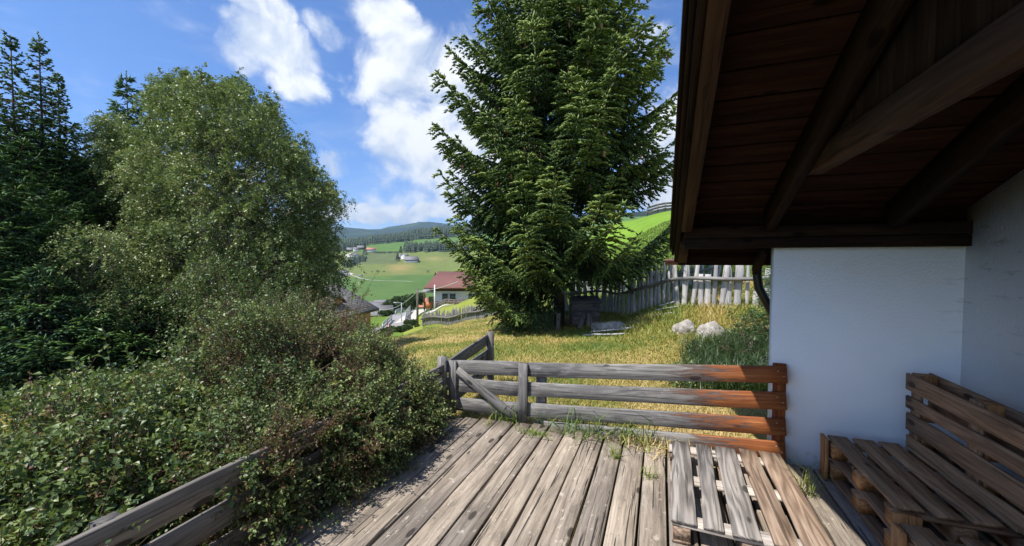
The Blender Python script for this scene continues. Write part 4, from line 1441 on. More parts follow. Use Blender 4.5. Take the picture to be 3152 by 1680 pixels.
# warning sign
sg = at(1196, 1010, 55)
sb = np.array([sg[0], sg[1], h1(sg[0], sg[1]) - .2])
sn = thing('warning_sign', 'triangular white warning sign with red border beside the road', 'sign', sb)
part('pole', M['steel'], sn, lambda m: m.tube([sb, sg + ZV * .3], .035, 8))


def trif(s, y, cz=0.0):
    return [sg + RT * s * math.sin(a) - FW * y + ZV * (s * math.cos(a) + cz) for a in (0, 2 * math.pi / 3, 4 * math.pi / 3)][::-1]


part('border', M['red'], sn, lambda m: m.slab(trif(.62, .06), .03))
part('face', M['white'], sn, lambda m: m.slab(trif(.40, .075), .012))


def guard(label, pts, hgt, nb, matr, dmid=0.0):
    P = [gpt(u, d) for u, d in pts]
    g_ = thing('guard_rail', label, 'guard rail', P[0], 'guard rails along the road')
    for i in range(len(P) - 1):
        for k in range(nb):
            z = hgt * (k + 1) / nb
            part('rail_board', matr, g_, lambda m, i=i, z=z: m.plank(P[i] + ZV * z, P[i + 1] + ZV * z, ZV, hgt / nb * .7, .06, seg=1))
    for p in P:
        part('post', matr, g_, lambda m, p=p: m.box(p + ZV * hgt * .5, (.07, .07, hgt * .55)))


guard('grey boarded guard rail on the bank between the two roads', [(1247, 64), (1250, 68), (1256, 73), (1262, 78)], 1.3, 3, M['steel'])
guard('low pale guard rail on the outer edge of the lower road', [(1176, 55), (1190, 61), (1204, 67)], 1.0, 2, M['steel'])
guard('guard rail at the far bend of the lower road', [(1216, 77), (1232, 81), (1246, 84)], .9, 1, M['steel'])
guard('dark garden railing climbing to the guest house', [(1312, 74), (1340, 69), (1370, 65), (1400, 62), (1434, 58)], .75, 2, M['pole'])
guard('small pasture rail on the crest of the meadow beside the roof', [(1990, 58), (2022, 58.2), (2045, 58.5), (2070, 59)], 1.25, 3, M['pole'])


# ------------------------------------------------------------------ foliage builders (numpy, real faces)
def nrmz(a):
    return a / (np.linalg.norm(a, axis=-1, keepdims=True) + 1e-9)


def leaves_mesh(name, B, A, U, L, Wd, var, matr, parent=None, origin=None, fold=.2):
    """one folded leaf (two triangles) per row: base B, axis A, up U, length L, width Wd"""
    A = nrmz(A)
    S = nrmz(np.cross(A, U))
    N = np.cross(S, A)
    L = L[:, None]
    Wd = Wd[:, None]
    mid = B + A * L * .45 + N * Wd * fold
    V = np.stack([B, mid + S * Wd * .5, B + A * L - N * L * .12, mid - S * Wd * .5], 1).reshape(-1, 3)
    k = np.arange(len(B))[:, None] * 4
    F = np.concatenate([k + np.array([[0, 1, 2]]), k + np.array([[0, 2, 3]])], 1).reshape(-1, 3)
    return mk(name, V, F, matr, parent, origin, var=np.repeat(var, 4))


def needles_mesh(name, P, D, L, R, var, matr, parent=None, origin=None):
    """spindle-shaped shoots (6 triangles each)"""
    D = nrmz(D)
    ref = np.where(np.abs(D[:, 2:3]) < .9, np.array([[0, 0, 1.0]]), np.array([[1.0, 0, 0]]))
    E1 = nrmz(np.cross(D, ref))
    E2 = np.cross(E1, D)
    vs = [P]
    for a in (0.4, 2.49, 4.59):
        vs.append(P + D * (L * .3)[:, None] + (E1 * math.cos(a) + E2 * math.sin(a)) * R[:, None])
    vs.append(P + D * L[:, None])
    V = np.stack(vs, 1).reshape(-1, 3)
    T = np.array([[0, 2, 1], [0, 3, 2], [0, 1, 3], [4, 1, 2], [4, 2, 3], [4, 3, 1]])
    F = (np.arange(len(P))[:, None, None] * 5 + T[None]).reshape(-1, 3)
    vv = np.repeat(var[:, None], 5, 1)
    vv[:, 4] = np.clip(vv[:, 4] + .18, 0, 1)
    return mk(name, V, F, matr, parent, origin, var=vv.ravel())


def sticks_mesh(name, P0, P1, R, matr, parent=None, origin=None):
    """thin three-sided twigs"""
    D = nrmz(P1 - P0)
    ref = np.where(np.abs(D[:, 2:3]) < .9, np.array([[0, 0, 1.0]]), np.array([[1.0, 0, 0]]))
    E1 = nrmz(np.cross(D, ref))
    E2 = np.cross(E1, D)
    vs = []
    for Q, k in ((P0, 1.0), (P1, .6)):
        for a in (0, 2.094, 4.189):
            vs.append(Q + (E1 * math.cos(a) + E2 * math.sin(a)) * (R * k)[:, None])
    V = np.stack(vs, 1).reshape(-1, 3)
    T = np.array([[0, 1, 4], [0, 4, 3], [1, 2, 5], [1, 5, 4], [2, 0, 3], [2, 3, 5]])
    F = (np.arange(len(P0))[:, None, None] * 6 + T[None]).reshape(-1, 3)
    return mk(name, V, F, matr, parent, origin)


def spruce(label, base, height, Rfun, seed, dz=.34, nper=7, lat=.13, sh=.085, sl_=.13, sr=.017, top_bare=0.0, z_low=.3, density=None,
           nm='spruce_tree', group=None, droop=.35, up=.5, leafmat='spruce', lean=0.0, latlen=.42, hang=.5, core=0, cones=0):
    rg = np.random.default_rng(seed)
    base = np.array(base, float)
    root = thing(nm, label, 'tree', base, group)
    tr = [base + np.array([lean * (z / height) ** 2, 0, z]) for z in np.linspace(-.5, height, 12)]
    rad = [max(.012 * height * (1 - i / 11.5) * .9, .012) for i in range(12)]
    MB().tube(tr, rad, 9, jit=.15, seed=seed).build('trunk', M['bark'], root)
    PP, DD, LL, VV = [], [], [], []
    BP0, BP1, BR = [], [], []
    z = z_low
    while z < height - .05:
        fr = z / height
        nb = max(3, int(nper * (1.0 if fr < .8 else .7)))
        wh = rg.uniform(.86, 1.05)
        for b in range(nb + 2):
            az = 2 * math.pi * (b + rg.random() * .8) / (nb + 2) + z * 2.4
            hz = z + rg.uniform(-.5, .5) * dz
            if hz < z_low * .8:
                hz = z_low * .8
            R = Rfun(hz) * wh * rg.uniform(.86, 1.06)
            if R < .12:
                R = .12
            keep = 1.0 if density is None else density(az, hz)
            if rg.random() > keep:
                continue
            o_ = base + np.array([lean * (hz / height) ** 2, 0, hz])
            a_ = np.array([math.cos(az), math.sin(az), 0])
            sd = np.array([-a_[1], a_[0], 0])
            low = max(0.0, 1 - fr * 1.6)
            dr, u_ = droop * (.35 + .8 * low), up * (.6 + .5 * low)
            k0 = rg.uniform(-.25, .25)

            def pos(s):
                s = s[:, None]
                return o_ + a_ * R * s + sd * (k0 * R * s * s * .6) + ZV * (R * (-dr * s + u_ * s * s * s * .9) + (.15 if top_bare else 0) * s)
            bare = top_bare > 0 and hz > height * (1 - top_bare)
            lw = max((1 - fr), .1)
            n_l = max(2, int(R / lat))
            s_l = np.sort(rg.uniform(.12 if R < 1.5 else .2, 1.0, n_l * 2))
            pb = pos(s_l)
            pt = pos(np.minimum(s_l + .03, 1.03)) - pos(s_l - .03)
            tang = nrmz(pt)
            side = np.where(np.arange(len(s_l)) % 2 == 0, 1.0, -1.0)[:, None]
            lend = (latlen * R * (1 - s_l) ** .75 + .13 + .05 * R) * rg.uniform(.6, 1.15, len(s_l))
            if bare:
                lend *= .28
            ld = nrmz(tang * .62 + sd * side * .8 + ZV * rg.uniform(-.3, .12, (len(s_l), 1)))
            # bare wood of the branch itself
            cs_ = np.linspace(0, 1, 5)
            cp = pos(cs_)
            BP0.append(cp[:-1]); BP1.append(cp[1:]); BR.append((.010 * R + .004) * (1 - cs_[:-1] * .8))
            for i in range(len(s_l)):
                ns = max(2, int(lend[i] / sh))
                if bare:
                    ns = 2
                t = (np.arange(ns) + rg.uniform(0, .6, ns)) / ns
                sg_ = np.where(np.arange(ns) % 2 == 0, 1.0, -1.0)[:, None]
                lp = pb[i] + ld[i] * (lend[i] * t)[:, None] - ZV * (hang * .8 * lend[i] * t * t)[:, None]
                ld2 = nrmz(ld[i] - ZV * (hang * 1.3 * t)[:, None])
                ls = nrmz(np.cross(ld2, ZV))
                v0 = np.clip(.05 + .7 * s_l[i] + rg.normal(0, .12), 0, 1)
                for rep in (0, 1):
                    q = ld2 * .9 + ls * sg_ * (.42 if rep == 0 else -.38) + ZV * (rg.uniform(-.42 * hang - .15, .12, (ns, 1)) + .45 * max(0, s_l[i] - .45)) + rg.normal(0, .1, (ns, 3))
                    PP.append(lp); DD.append(q)
                    LL.append(rg.uniform(.65, 1.25, ns) * sl_ * (.55 if bare else 1)); VV.append(np.clip(v0 + rg.normal(0, .1, ns) + .1 * t, 0, 1))
                if bare:
                    BP0.append(lp[:1]); BP1.append(lp[-1:] + ld2[-1:] * .08); BR.append(np.array([.007]))
            if core:
                sc_ = rg.uniform(.04, .8, core)
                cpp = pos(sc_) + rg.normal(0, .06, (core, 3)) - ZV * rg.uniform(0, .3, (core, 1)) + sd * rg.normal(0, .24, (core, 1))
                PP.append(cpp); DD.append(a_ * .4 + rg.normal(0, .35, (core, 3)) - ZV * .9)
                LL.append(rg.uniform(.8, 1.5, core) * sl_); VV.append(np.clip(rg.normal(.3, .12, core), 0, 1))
            # tip shoots along the branch's outer end
            ns = max(3, int(R * .5 / sh))
            t = rg.uniform(.45, 1.0, ns)
            PP.append(pos(t)); tg = nrmz(pos(t + .03) - pos(t - .03))
            DD.append(tg + rg.normal(0, .3, (ns, 3)) + ZV * .12)
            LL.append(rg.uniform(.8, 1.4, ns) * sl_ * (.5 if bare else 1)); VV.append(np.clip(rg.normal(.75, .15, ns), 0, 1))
        z += dz * (1 if z < height * .75 else .8)
    # leader
    PP.append(np.array([base + np.array([lean, 0, height - .3 + .05 * k]) for k in range(8)])); DD.append(np.tile([0, 0, 1.0], (8, 1)) + rg.normal(0, .4, (8, 3))); LL.append(np.full(8, .1)); VV.append(np.full(8, .7))
    P_, D_2, L_, V_2 = np.concatenate(PP), np.concatenate(DD), np.concatenate(LL), np.concatenate(VV)
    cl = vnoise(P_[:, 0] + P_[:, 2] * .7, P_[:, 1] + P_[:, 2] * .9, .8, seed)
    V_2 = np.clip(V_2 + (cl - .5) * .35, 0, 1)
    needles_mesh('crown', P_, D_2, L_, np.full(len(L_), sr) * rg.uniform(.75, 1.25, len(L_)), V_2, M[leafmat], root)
    tag(sticks_mesh('boughs', np.concatenate(BP0), np.concatenate(BP1), np.concatenate(BR), M['redbark' if top_bare else 'bark'], root), kind='stuff')
    if cones:
        ok_ = np.nonzero((P_[:, 2] > 3.4) & (P_[:, 2] < 9.4) & (np.hypot(P_[:, 0] - base[0], P_[:, 1] - base[1]) > 1.6) & ((P_[:, :2] - base[:2]) @ FW[:2] < .3))[0]
        m_c = MB().tube([(0, 0, 0), (0, 0, -.03), (0, 0, -.08), (0, 0, -.13), (0, 0, -.15)], [.008, .024, .027, .02, .006], 7, jit=.2, seed=1)
        me_c = mesh_data('cone', np.concatenate(m_c.V), m_c.F, g=np.concatenate(m_c.G))
        me_c.materials.append(M['cone'])
        for i in rg.choice(ok_, cones, replace=False):
            o_c = bpy.data.objects.new('cone', me_c)
            COL.objects.link(o_c)
            o_c.parent = root
            o_c.location = tuple(P_[i] - base - ZV * .03)
            o_c.rotation_euler = (rg.uniform(-.2, .2), rg.uniform(-.2, .2), 0)
    print(nm, 'shoots', len(L_))
    return root


# the big spruce in the garden
def spr_den(az, hz):
    r_t = math.cos(az) * RT[0] + math.sin(az) * RT[1]
    f_w = math.cos(az) * FW[0] + math.sin(az) * FW[1]
    k = 1.0 if hz < 10.5 else .5
    if f_w > .35:
        k *= .55
    if hz < 1.9 and r_t > .05:
        k *= .3 if hz > 1.5 and r_t > .6 else 0
    if 2.3 < hz < 4.0 and r_t > .55:
        k *= .3
    if hz < 1.7 and f_w < -.2 and r_t > -.6:
        k *= .5
    return k


bx, by = ud(1722, 11.6)
bz = h1(bx, by)
ztab = [0, .8, 1.5, 2.4, 3.5, 5.0, 7.0, 8.2, 9.2, 10.5, 12.5, 14.5, 16.0]
rtab = [2.3, 3.0, 3.5, 3.6, 3.55, 3.4, 3.15, 2.8, 2.3, 1.85, 1.2, .6, .15]
spruce('huge dark green spruce with upturned boughs standing in the middle of the garden', (bx, by, bz), 15.9, lambda z: float(np.interp(z, ztab, rtab)), 42,
       z_low=1.1, density=spr_den, lat=.105, sh=.065, nper=9, sl_=.135, sr=.026, dz=.42, up=.6, droop=.36, latlen=.25, hang=.55, core=110, cones=90)

# group of slimmer spruces at the left edge, their tops thin and bare
LG = 'slim spruces at the left edge'


def lspruce(label, u, d, vtop, Rm, seed, bare=.27, z_low=.4, group=LG, nm='spruce_tree', lm='spruce2', dense=1.0):
    x_, y_ = ud(u, d)
    z0 = h1(x_, y_)
    zt__ = at(u, vtop, d)[2]
    hh = zt__ - z0
    return spruce(label, (x_, y_, z0), hh, lambda z: Rm * min(1.0, (1 - z / hh) * 1.75 + .03) * (1 if z < hh * .72 else .9), seed, dz=.36, nper=8, lat=.14, sh=.1, sl_=.16, sr=.023,
                  top_bare=bare, z_low=z_low, group=group, nm=nm, leafmat=lm, droop=.2, up=.55, density=lambda az, hz: dense)


lspruce('leftmost slim spruce with a bare reddish forked leader', 62, 11.0, 118, 1.75, 51)
lspruce('tallest slim spruce of the left group with a bare straight leader', 147, 11.6, 108, 1.75, 52)
lspruce('lower slim spruce of the left group beside the birch foliage', 200, 12.4, 238, 1.5, 53, bare=.3)
lspruce('spruce whose dark tip rises just left of the big birch crown', 408, 14.5, 224, 2.2, 54, bare=.0, group=None)
lspruce('dark drooping spruce behind the left end of the hedge', -60, 8.2, 330, 2.0, 55, bare=0, group=None)
lspruce('young bushy spruce rising from the shade behind the hedge', 120, 7.6, 830, 1.5, 56, bare=0, group=None)
lspruce('low dark spruce in the shade between hedge and pale young birch', 420, 9.0, 900, 1.7, 57, bare=0, group=None)


def shoot_leaves(P, D, Ls, nl, rg, leaf_l, leaf_w, droop=.3, ang=.9, vbase=None, vj=.12):
    """leaves set alternately along curved shoots starting at P, direction D, length Ls"""
    n_ = len(P)
    D = nrmz(D)
    t = (np.arange(nl)[None, :] + .6) / nl
    t = np.repeat(t, n_, 0) + rg.uniform(-.3, .3, (n_, nl)) / nl
    pos = P[:, None] + D[:, None] * (Ls[:, None] * t)[..., None] - ZV * (droop * Ls[:, None] * t * t)[..., None]
    tang = nrmz(D[:, None] - ZV * (2 * droop * t)[..., None])
    ref = nrmz(rg.normal(0, 1, (n_, 1, 3)))
    E1 = nrmz(np.cross(tang, ref + 0 * tang))
    E2 = np.cross(tang, E1)
    a = (np.arange(nl) * 2.4)[None, :] + rg.uniform(0, 1.0, (n_, nl))
    out_ = E1 * np.cos(a)[..., None] + E2 * np.sin(a)[..., None]
    A = nrmz(tang * (1 - ang * .5) + out_ * ang)
    U = nrmz(ZV + rg.normal(0, .45, A.shape) + out_ * .3)
    vb = rg.uniform(.25, .85, n_) if vbase is None else vbase
    var = np.clip(vb[:, None] + rg.normal(0, vj, (n_, nl)) + .12 * (t - .5), 0, 1)
    sz = rg.uniform(.6, 1.2, (n_, nl)) * (1 - .25 * t)
    r3 = lambda q: q.reshape(-1, 3)
    return r3(pos), r3(A), r3(U), (sz * leaf_l).ravel(), (sz * leaf_w).ravel(), var.ravel()


def broadleaf(label, base, clusters, seed, nshoot=60, nl=12, leaf_l=.06, leaf_w=.045, slen=.5, matr='birch', nm='birch_tree', trunk_r=.16, droop=.55, bark='birchbark', group=None,
              cat='tree', limbs=True, vshift=0.0, strands=1.0):
    rg = np.random.default_rng(seed)
    base = np.array(base, float)
    root = thing(nm, label, cat, base, group)
    C = np.array([c[:3] for c in clusters])
    R = np.array([c[3] for c in clusters])
    P, D, L = [], [], []
    VB = []
    for c, r in zip(C, R):
        # every cluster is a handful of arching, hanging branchlets carrying the leafy shoots
        nb_ = max(5, int(13 * (r / .7) ** 1.5 * strands))
        k = max(6, int(nshoot * (r / .9) ** 2 / nb_))
        vc = rg.normal(0, .1)
        for _ in range(nb_):
            d = nrmz(rg.normal(0, 1, 3) + np.array([0, 0, .25]))
            o1 = nrmz((c - base - ZV * 2.0) * np.array([1, 1, .3]))
            h_ = nrmz(d * .8 + o1 * .35)
            st = c + d * r * rg.uniform(.1, .45)
            ln = r * rg.uniform(.55, 1.0)
            t = rg.uniform(.1, 1.0, k)
            q = st + h_ * (ln * t)[:, None] - ZV * (droop * ln * 1.0 * t ** 2.2)[:, None] + rg.normal(0, .055 + .05 * r, (k, 3))
            P.append(q)
            D.append(h_ * .5 - ZV * (droop * 1.0 * t)[:, None] + rg.normal(0, .45, (k, 3)))
            L.append(slen * rg.uniform(.4, .95, k))
            VB.append(np.clip(.52 + vshift + vc + rg.normal(0, .1) + rg.normal(0, .1, k), 0.02, .95))
    P, D, L, VB = np.concatenate(P), np.concatenate(D), np.concatenate(L), np.concatenate(VB)
    B, A, U, Ll, Lw, var = shoot_leaves(P, D, L, nl, rg, leaf_l, leaf_w, droop=droop, vbase=VB)
    leaves_mesh('crown', B, A, U, Ll, Lw, var, M[matr], root)
    # trunk and limbs
    mb_ = MB()
    top = C[:, 2].max()
    mean = C[:, :2].mean(0)
    tp = [base - ZV * .4]
    for f in np.linspace(0.05, .85, 9):
        tp.append(np.array([base[0] + (mean[0] - base[0]) * f + .12 * math.sin(f * 9 + seed), base[1] + (mean[1] - base[1]) * f + .1 * math.cos(f * 7), base[2] + (top - base[2]) * f]))
    mb_.tube(tp, [trunk_r * (1 - .1 * i) for i in range(len(tp))], 9, jit=.1, seed=seed)
    if limbs:
        for i in range(0, len(C)):
            hz = min(max(C[i][2] - .35 * np.linalg.norm(C[i][:2] - mean) - .5, base[2] + .3), tp[-1][2])
            j = int(np.argmin([abs(t_[2] - hz) for t_ in tp]))
            s = tp[j]
            e = C[i]
            mid = (s + e) / 2 + np.array([0, 0, .12 * np.linalg.norm(e - s)]) + rg.normal(0, .08, 3)
            rr_ = trunk_r * (1 - .1 * j)
            mb_.tube([s, (s + mid) / 2 + rg.normal(0, .04, 3), mid, (mid + e) / 2 + rg.normal(0, .05, 3), e], [rr_ * .42, rr_ * .34, rr_ * .25, rr_ * .16, rr_ * .07], 5, seed=i)
    mb_.build('trunk', M[bark], root)
    # fine twigs carrying the outer leaves
    sub = rg.random(len(P)) < .5
    tw_ = sticks_mesh('twigs', P[sub] - nrmz(D[sub]) * .15, P[sub] + nrmz(D[sub]) * (L[sub] * .6)[:, None] - ZV * (L[sub] * .2)[:, None], np.full(sub.sum(), .004), M['twig'], root)
    tag(tw_, kind='stuff')
    print(nm, 'leaves', len(B))
    return root


def pxclusters(spec, seed, jit=.3):
    """clusters from bearings: (u, v, d, r)"""
    rg = random.Random(seed)
    res = []
    for (u, v, d, r) in spec:
        p = at(u, v, d)
        res.append((p[0] + rg.uniform(-jit, jit), p[1] + rg.uniform(-jit, jit), p[2] + rg.uniform(-jit, jit) * .5, r * rg.uniform(.85, 1.15)))
    return res


# outline of the big birch as (v, left u, right u); clusters fill this envelope at several depths
def fill(env, d0, dr, n_, seed, rmin, rmax, hollow=.5):
    rg = random.Random(seed)
    res = []
    vs_ = [e[0] for e in env]
    tries = 0
    while len(res) < n_ and tries < 60000:
        tries += 1
        v = rg.uniform(vs_[0], vs_[-1])
        ul = float(np.interp(v, vs_, [e[1] for e in env]))
        ur = float(np.interp(v, vs_, [e[2] for e in env]))
        ul += 58 * mnoise.noise(Vector((v / 42.0, seed * 3.1, 0)))
        ur += 58 * mnoise.noise(Vector((v / 42.0, seed * 3.1, 7)))
        u = rg.uniform(ul, ur)
        cx = (ul + ur) / 2
        hw = (ur - ul) / 2
        e = abs(u - cx) / hw
        depth = dr * math.sqrt(max(0, 1 - e * e * .9))
        w_ = rg.uniform(-1, 1)
        if abs(w_) < hollow and e < .6:
            continue
        d = d0 + depth * w_
        r = rg.uniform(rmin, rmax)
        # keep the cluster inside the envelope
        rp = r * 1200 / d
        if u - rp * .8 < ul or u + rp * .8 > ur or v - rp * .6 < vs_[0]:
            continue
        p = at(u, v, d)
        if p[2] - r < h1(p[0], p[1]) + .1:
            continue
        if any((p[0] - q[0]) ** 2 + (p[1] - q[1]) ** 2 + (p[2] - q[2]) ** 2 < (.62 * (r + q[3])) ** 2 for q in res):
            continue
        res.append((p[0], p[1], p[2], r))
    return res


envB = [(232, 620, 760), (270, 520, 815), (310, 470, 815), (345, 440, 870), (390, 440, 885), (440, 420, 960), (490, 400, 975), (540, 370, 1030), (595, 380, 1045), (645, 360, 985), (730, 340, 1020),
        (800, 350, 1065), (860, 350, 1045), (920, 350, 1000), (1000, 400, 980)]
bx2, by2 = ud(720, 12.5)
broadleaf('large broad birch with pale yellow green foliage left of the valley view', (bx2, by2, h1(bx2, by2)), fill(envB, 12.5, 3.4, 330, 5, .4, .95, .45), 61, nshoot=190, nl=11, leaf_l=.08, leaf_w=.062, slen=.36, trunk_r=.2)
envC = [(355, 290, 380), (420, 270, 450), (500, 250, 480), (600, 255, 480), (700, 260, 480), (820, 240, 480)]
bx3, by3 = ud(370, 13.8)
broadleaf('smaller birch with grey green leaves squeezed between the spruces and the big birch', (bx3, by3, h1(bx3, by3)), fill(envC, 13.8, 1.8, 70, 6, .4, .7, .2), 62, nshoot=110, nl=12, leaf_l=.085, leaf_w=.068, slen=.5, trunk_r=.12, vshift=-.08)
envD = [(685, 225, 330), (740, 170, 390), (800, 130, 430), (880, 120, 440), (960, 160, 420)]
bx4, by4 = ud(280, 9.2)
broadleaf('young pale leaved birch glowing in front of the dark left spruces', (bx4, by4, h1(bx4, by4)), fill(envD, 9.2, 1.2, 34, 7, .28, .5, .1), 63, nshoot=60, nl=12, leaf_l=.06, leaf_w=.045, slen=.4, trunk_r=.06, vshift=.08)
envE = [(780, 640, 900), (850, 560, 960), (940, 520, 1000), (1040, 520, 1000)]
bx5, by5 = ud(760, 8.6)
broadleaf('dark shady bush growing under the big birch behind the hedge', (bx5, by5, h1(bx5, by5)), fill(envE, 8.6, 1.2, 40, 8, .35, .6, .1), 64, nshoot=55, nl=12, leaf_l=.055, leaf_w=.04, slen=.4, trunk_r=.05, nm='bush', cat='bush',
          matr='shrub', bark='twig')


# ------------------------------------------------------------------ hedge along the terrace
def hedge(label, ells, seed, dens, nl, leaf_l, leaf_w, slen, brown, zmin=-.35, nm='hedge_bush', tips=0, keep=None):
    """leafy shoots growing from the skin of a union of ellipsoids"""
    rg = np.random.default_rng(seed)
    c0 = np.array([ells[0][0], ells[0][1], -.4])
    root = thing(nm, label, 'hedge', c0)
    E = np.array(ells, float)
    Ps, Ns, Dep = [], [], []
    for e in E:
        r = e[3:6]
        area = 4 * math.pi * ((r[0] * r[1]) ** 1.6 / 3 + (r[0] * r[2]) ** 1.6 / 3 + (r[1] * r[2]) ** 1.6 / 3) ** (1 / 1.6)
        k = int(area * dens)
        d = nrmz(rg.normal(0, 1, (k, 3)))
        dep = np.where(rg.random(k) < .62, rg.uniform(.86, 1.0, k), rg.uniform(.55, .88, k))
        lump = 1 + .42 * (vnoise(d[:, 0] * 3 + e[0], d[:, 1] * 3 + d[:, 2] * 2 + e[1], .8, seed) - .6) * 2
        Ps.append(e[:3] + d * r * (dep * lump)[:, None])
        Ns.append(nrmz(d / r))
        Dep.append(dep)
    P, N, Dep = np.concatenate(Ps), np.concatenate(Ns), np.concatenate(Dep)
    ok = P[:, 2] > zmin
    for e in E:
        q = np.sum(((P - e[:3]) / e[3:6]) ** 2, 1)
        ok &= q > .27
    ok &= N[:, 2] > -.75
    hn = .6 * vnoise(P[:, 0] + P[:, 2] * .6, P[:, 1] - P[:, 2] * .8, .26, seed + 1) + .4 * vnoise(P[:, 0] - P[:, 2] * .9, P[:, 1] + P[:, 2] * .5, .13, seed + 2)
    ok &= (hn > .4) | (Dep < .8) & (rg.random(len(P)) < .5)
    if keep is not None:
        ok &= keep(P)
    P, N, Dep = P[ok], N[ok], Dep[ok]
    n_ = len(P)
    D = nrmz(N * .7 + ZV * .35 + rg.normal(0, .45, (n_, 3)))
    L = slen * rg.uniform(.45, 1.25, n_)
    if tips:
        tp_ = rg.choice(np.nonzero((N[:, 2] > .5) & (Dep > .9))[0], tips, replace=False)
        D[tp_] = nrmz(ZV * 1.3 + rg.normal(0, .28, (tips, 3)))
        L[tp_] = slen * rg.uniform(1.3, 2.4, tips)
    bn = vnoise(P[:, 0] * 1.0 + P[:, 2] * .7, P[:, 1] + P[:, 2] * .5, .42, seed + 3)
    yn = vnoise(P[:, 0] + 5, P[:, 1] + P[:, 2], .7, seed + 9)
    vb = np.clip(rg.normal(.5, .15, n_) + (yn - .5) * .6, .24, 1)
    isb = rg.random(n_) < brown * np.clip((bn - .38) * 5, .15, 1.6)
    vb = np.where(isb, rg.uniform(.0, .15, n_), vb)
    B, A, U, Ll, Lw, var = shoot_leaves(P - D * (L * .3)[:, None], D, L, nl, rg, leaf_l, leaf_w, droop=.22, ang=.85, vbase=vb, vj=.06)
    big = np.clip(np.repeat(np.where(isb, .7, 1.0), nl), 0, 2)
    leaves_mesh('foliage', B, A, U, Ll * big, Lw * big, var, M['hedge'], root)
    st_ = sticks_mesh('stems', P - D * (L * .5)[:, None] - N * .08, P + D * (L * .62)[:, None] - ZV * (L * .1)[:, None], np.full(n_, .0022), M['twig'], root)
    tag(st_, kind='stuff')
    # main stems from the ground
    mb_ = MB()
    sel = rg.choice(n_, min(46, n_), replace=False)
    for i in sel:
        g0 = np.array([ells[0][0] + rg.normal(0, .5), ells[0][1] + rg.normal(0, .7), zmin - .1])
        mid = (g0 + P[i]) / 2 + rg.normal(0, .1, 3) + ZV * .1
        mb_.tube([g0, mid, P[i] - N[i] * .1], [.016, .011, .005], 5, seed=int(i))
    mb_.build('main_stems', M['twig'], root)
    print(nm, 'leaves', len(B))
    return root


hA = [(-3.1, 2.75, .43, .88, .95, .85), (-3.85, 3.0, .4, .85, .9, .85), (-2.65, 3.05, .22, .66, .72, .6), (-2.45, 2.35, .26, .62, .74, .62), (-2.4, 2.95, .2, .56, .5, .58), (-2.36, 3.35, -.0, .42, .36, .42), (-2.28, 1.82, .18, .44, .5, .52), (-2.14, 2.3, .16, .42, .62, .46), (-2.15, 2.85, .08, .38, .5, .42), (-2.3, 1.6, .2, .4, .36, .46), (-3.45, 3.6, .2, .7, .6, .68)]
hedge('tall unruly hedge bush spilling over the railing onto the deck, many leaves browned', hA, 71, 640, 11, .032, .022, .21, .75, tips=170)
hB = [(-3.1, 1.5, .08, .8, .9, .72), (-3.55, 2.2, .12, .8, .8, .72), (-2.9, .7, .0, .72, .8, .62), (-3.5, 1.2, .0, .7, .7, .62), (-3.5, .4, -.05, .75, .7, .48), (-3.95, 1.75, .0, .55, .6, .6), (-2.62, 1.35, -.05, .42, .7, .5)]
hedge('low spreading green hedge outside the railing at the lower left', hB, 72, 470, 10, .046, .034, .25, .16, nm='hedge_bush', tips=120)


def undergrowth(n_, seed):
    rg_ = np.random.default_rng(seed)
    x_ = rg_.uniform(-12, -3.6, n_)
    y_ = rg_.uniform(-1, 11, n_)
    u_, v_, d_ = uv_of(x_, y_, 0 * x_)
    ok_ = (d_ > .5) & (u_ < 1130)
    x_, y_ = x_[ok_], y_[ok_]
    k = len(x_)
    hh = .15 + .5 * vnoise(x_, y_, 1.3, 5)
    P = np.stack([x_, y_, H(x_, y_) + hh * rg_.random(k)], 1)
    D = nrmz(ZV * .8 + rg_.normal(0, .6, (k, 3)))
    B, A, U, Ll, Lw, var = shoot_leaves(P, D, rg_.uniform(.1, .3, k), 6, rg_, .06, .04, droop=.2)
    o_ = leaves_mesh('undergrowth', B, A, U, Ll, Lw, var, M['shrub'])
    tag(o_, kind='stuff')


undergrowth(16000, 9)

# ------------------------------------------------------------------ grass
rg = np.random.default_rng(99)


def blades(name, X_, Y_, hgt, wid, var, tilt, kind='stuff', label=None, zoff=0.0, bend=.35, zs=None, ground=True, matr='grassb'):
    n_ = len(X_)
    z = (H(X_, Y_) if zs is None else zs) + zoff
    P = np.stack([X_, Y_, z], 1)
    a = rg.uniform(0, 6.283, n_)
    d = np.stack([np.cos(a), np.sin(a), np.zeros(n_)], 1)
    b = a + 1.57 + rg.normal(0, .5, n_)
    s = np.stack([np.cos(b), np.sin(b), np.zeros(n_)], 1)
    up = nrmz(ZV + d * np.tan(np.clip(tilt, 0, 1.45))[:, None])
    h_ = hgt[:, None]
    m1 = P + up * h_ * .55
    tip = m1 + nrmz(up + d * (bend * 2) - ZV * .15) * h_ * .5
    w_ = wid[:, None]
    V = np.stack([P - s * w_ * .5, P + s * w_ * .5, m1 + s * w_ * .38, m1 - s * w_ * .38, tip], 1).reshape(-1, 3)
    k = np.arange(n_)[:, None, None] * 5
    F = (k + np.array([[[0, 1, 2], [0, 2, 3], [3, 2, 4]]])).reshape(-1, 3)
    return mk(name, V, F, M[matr], var=np.repeat(var, 5))


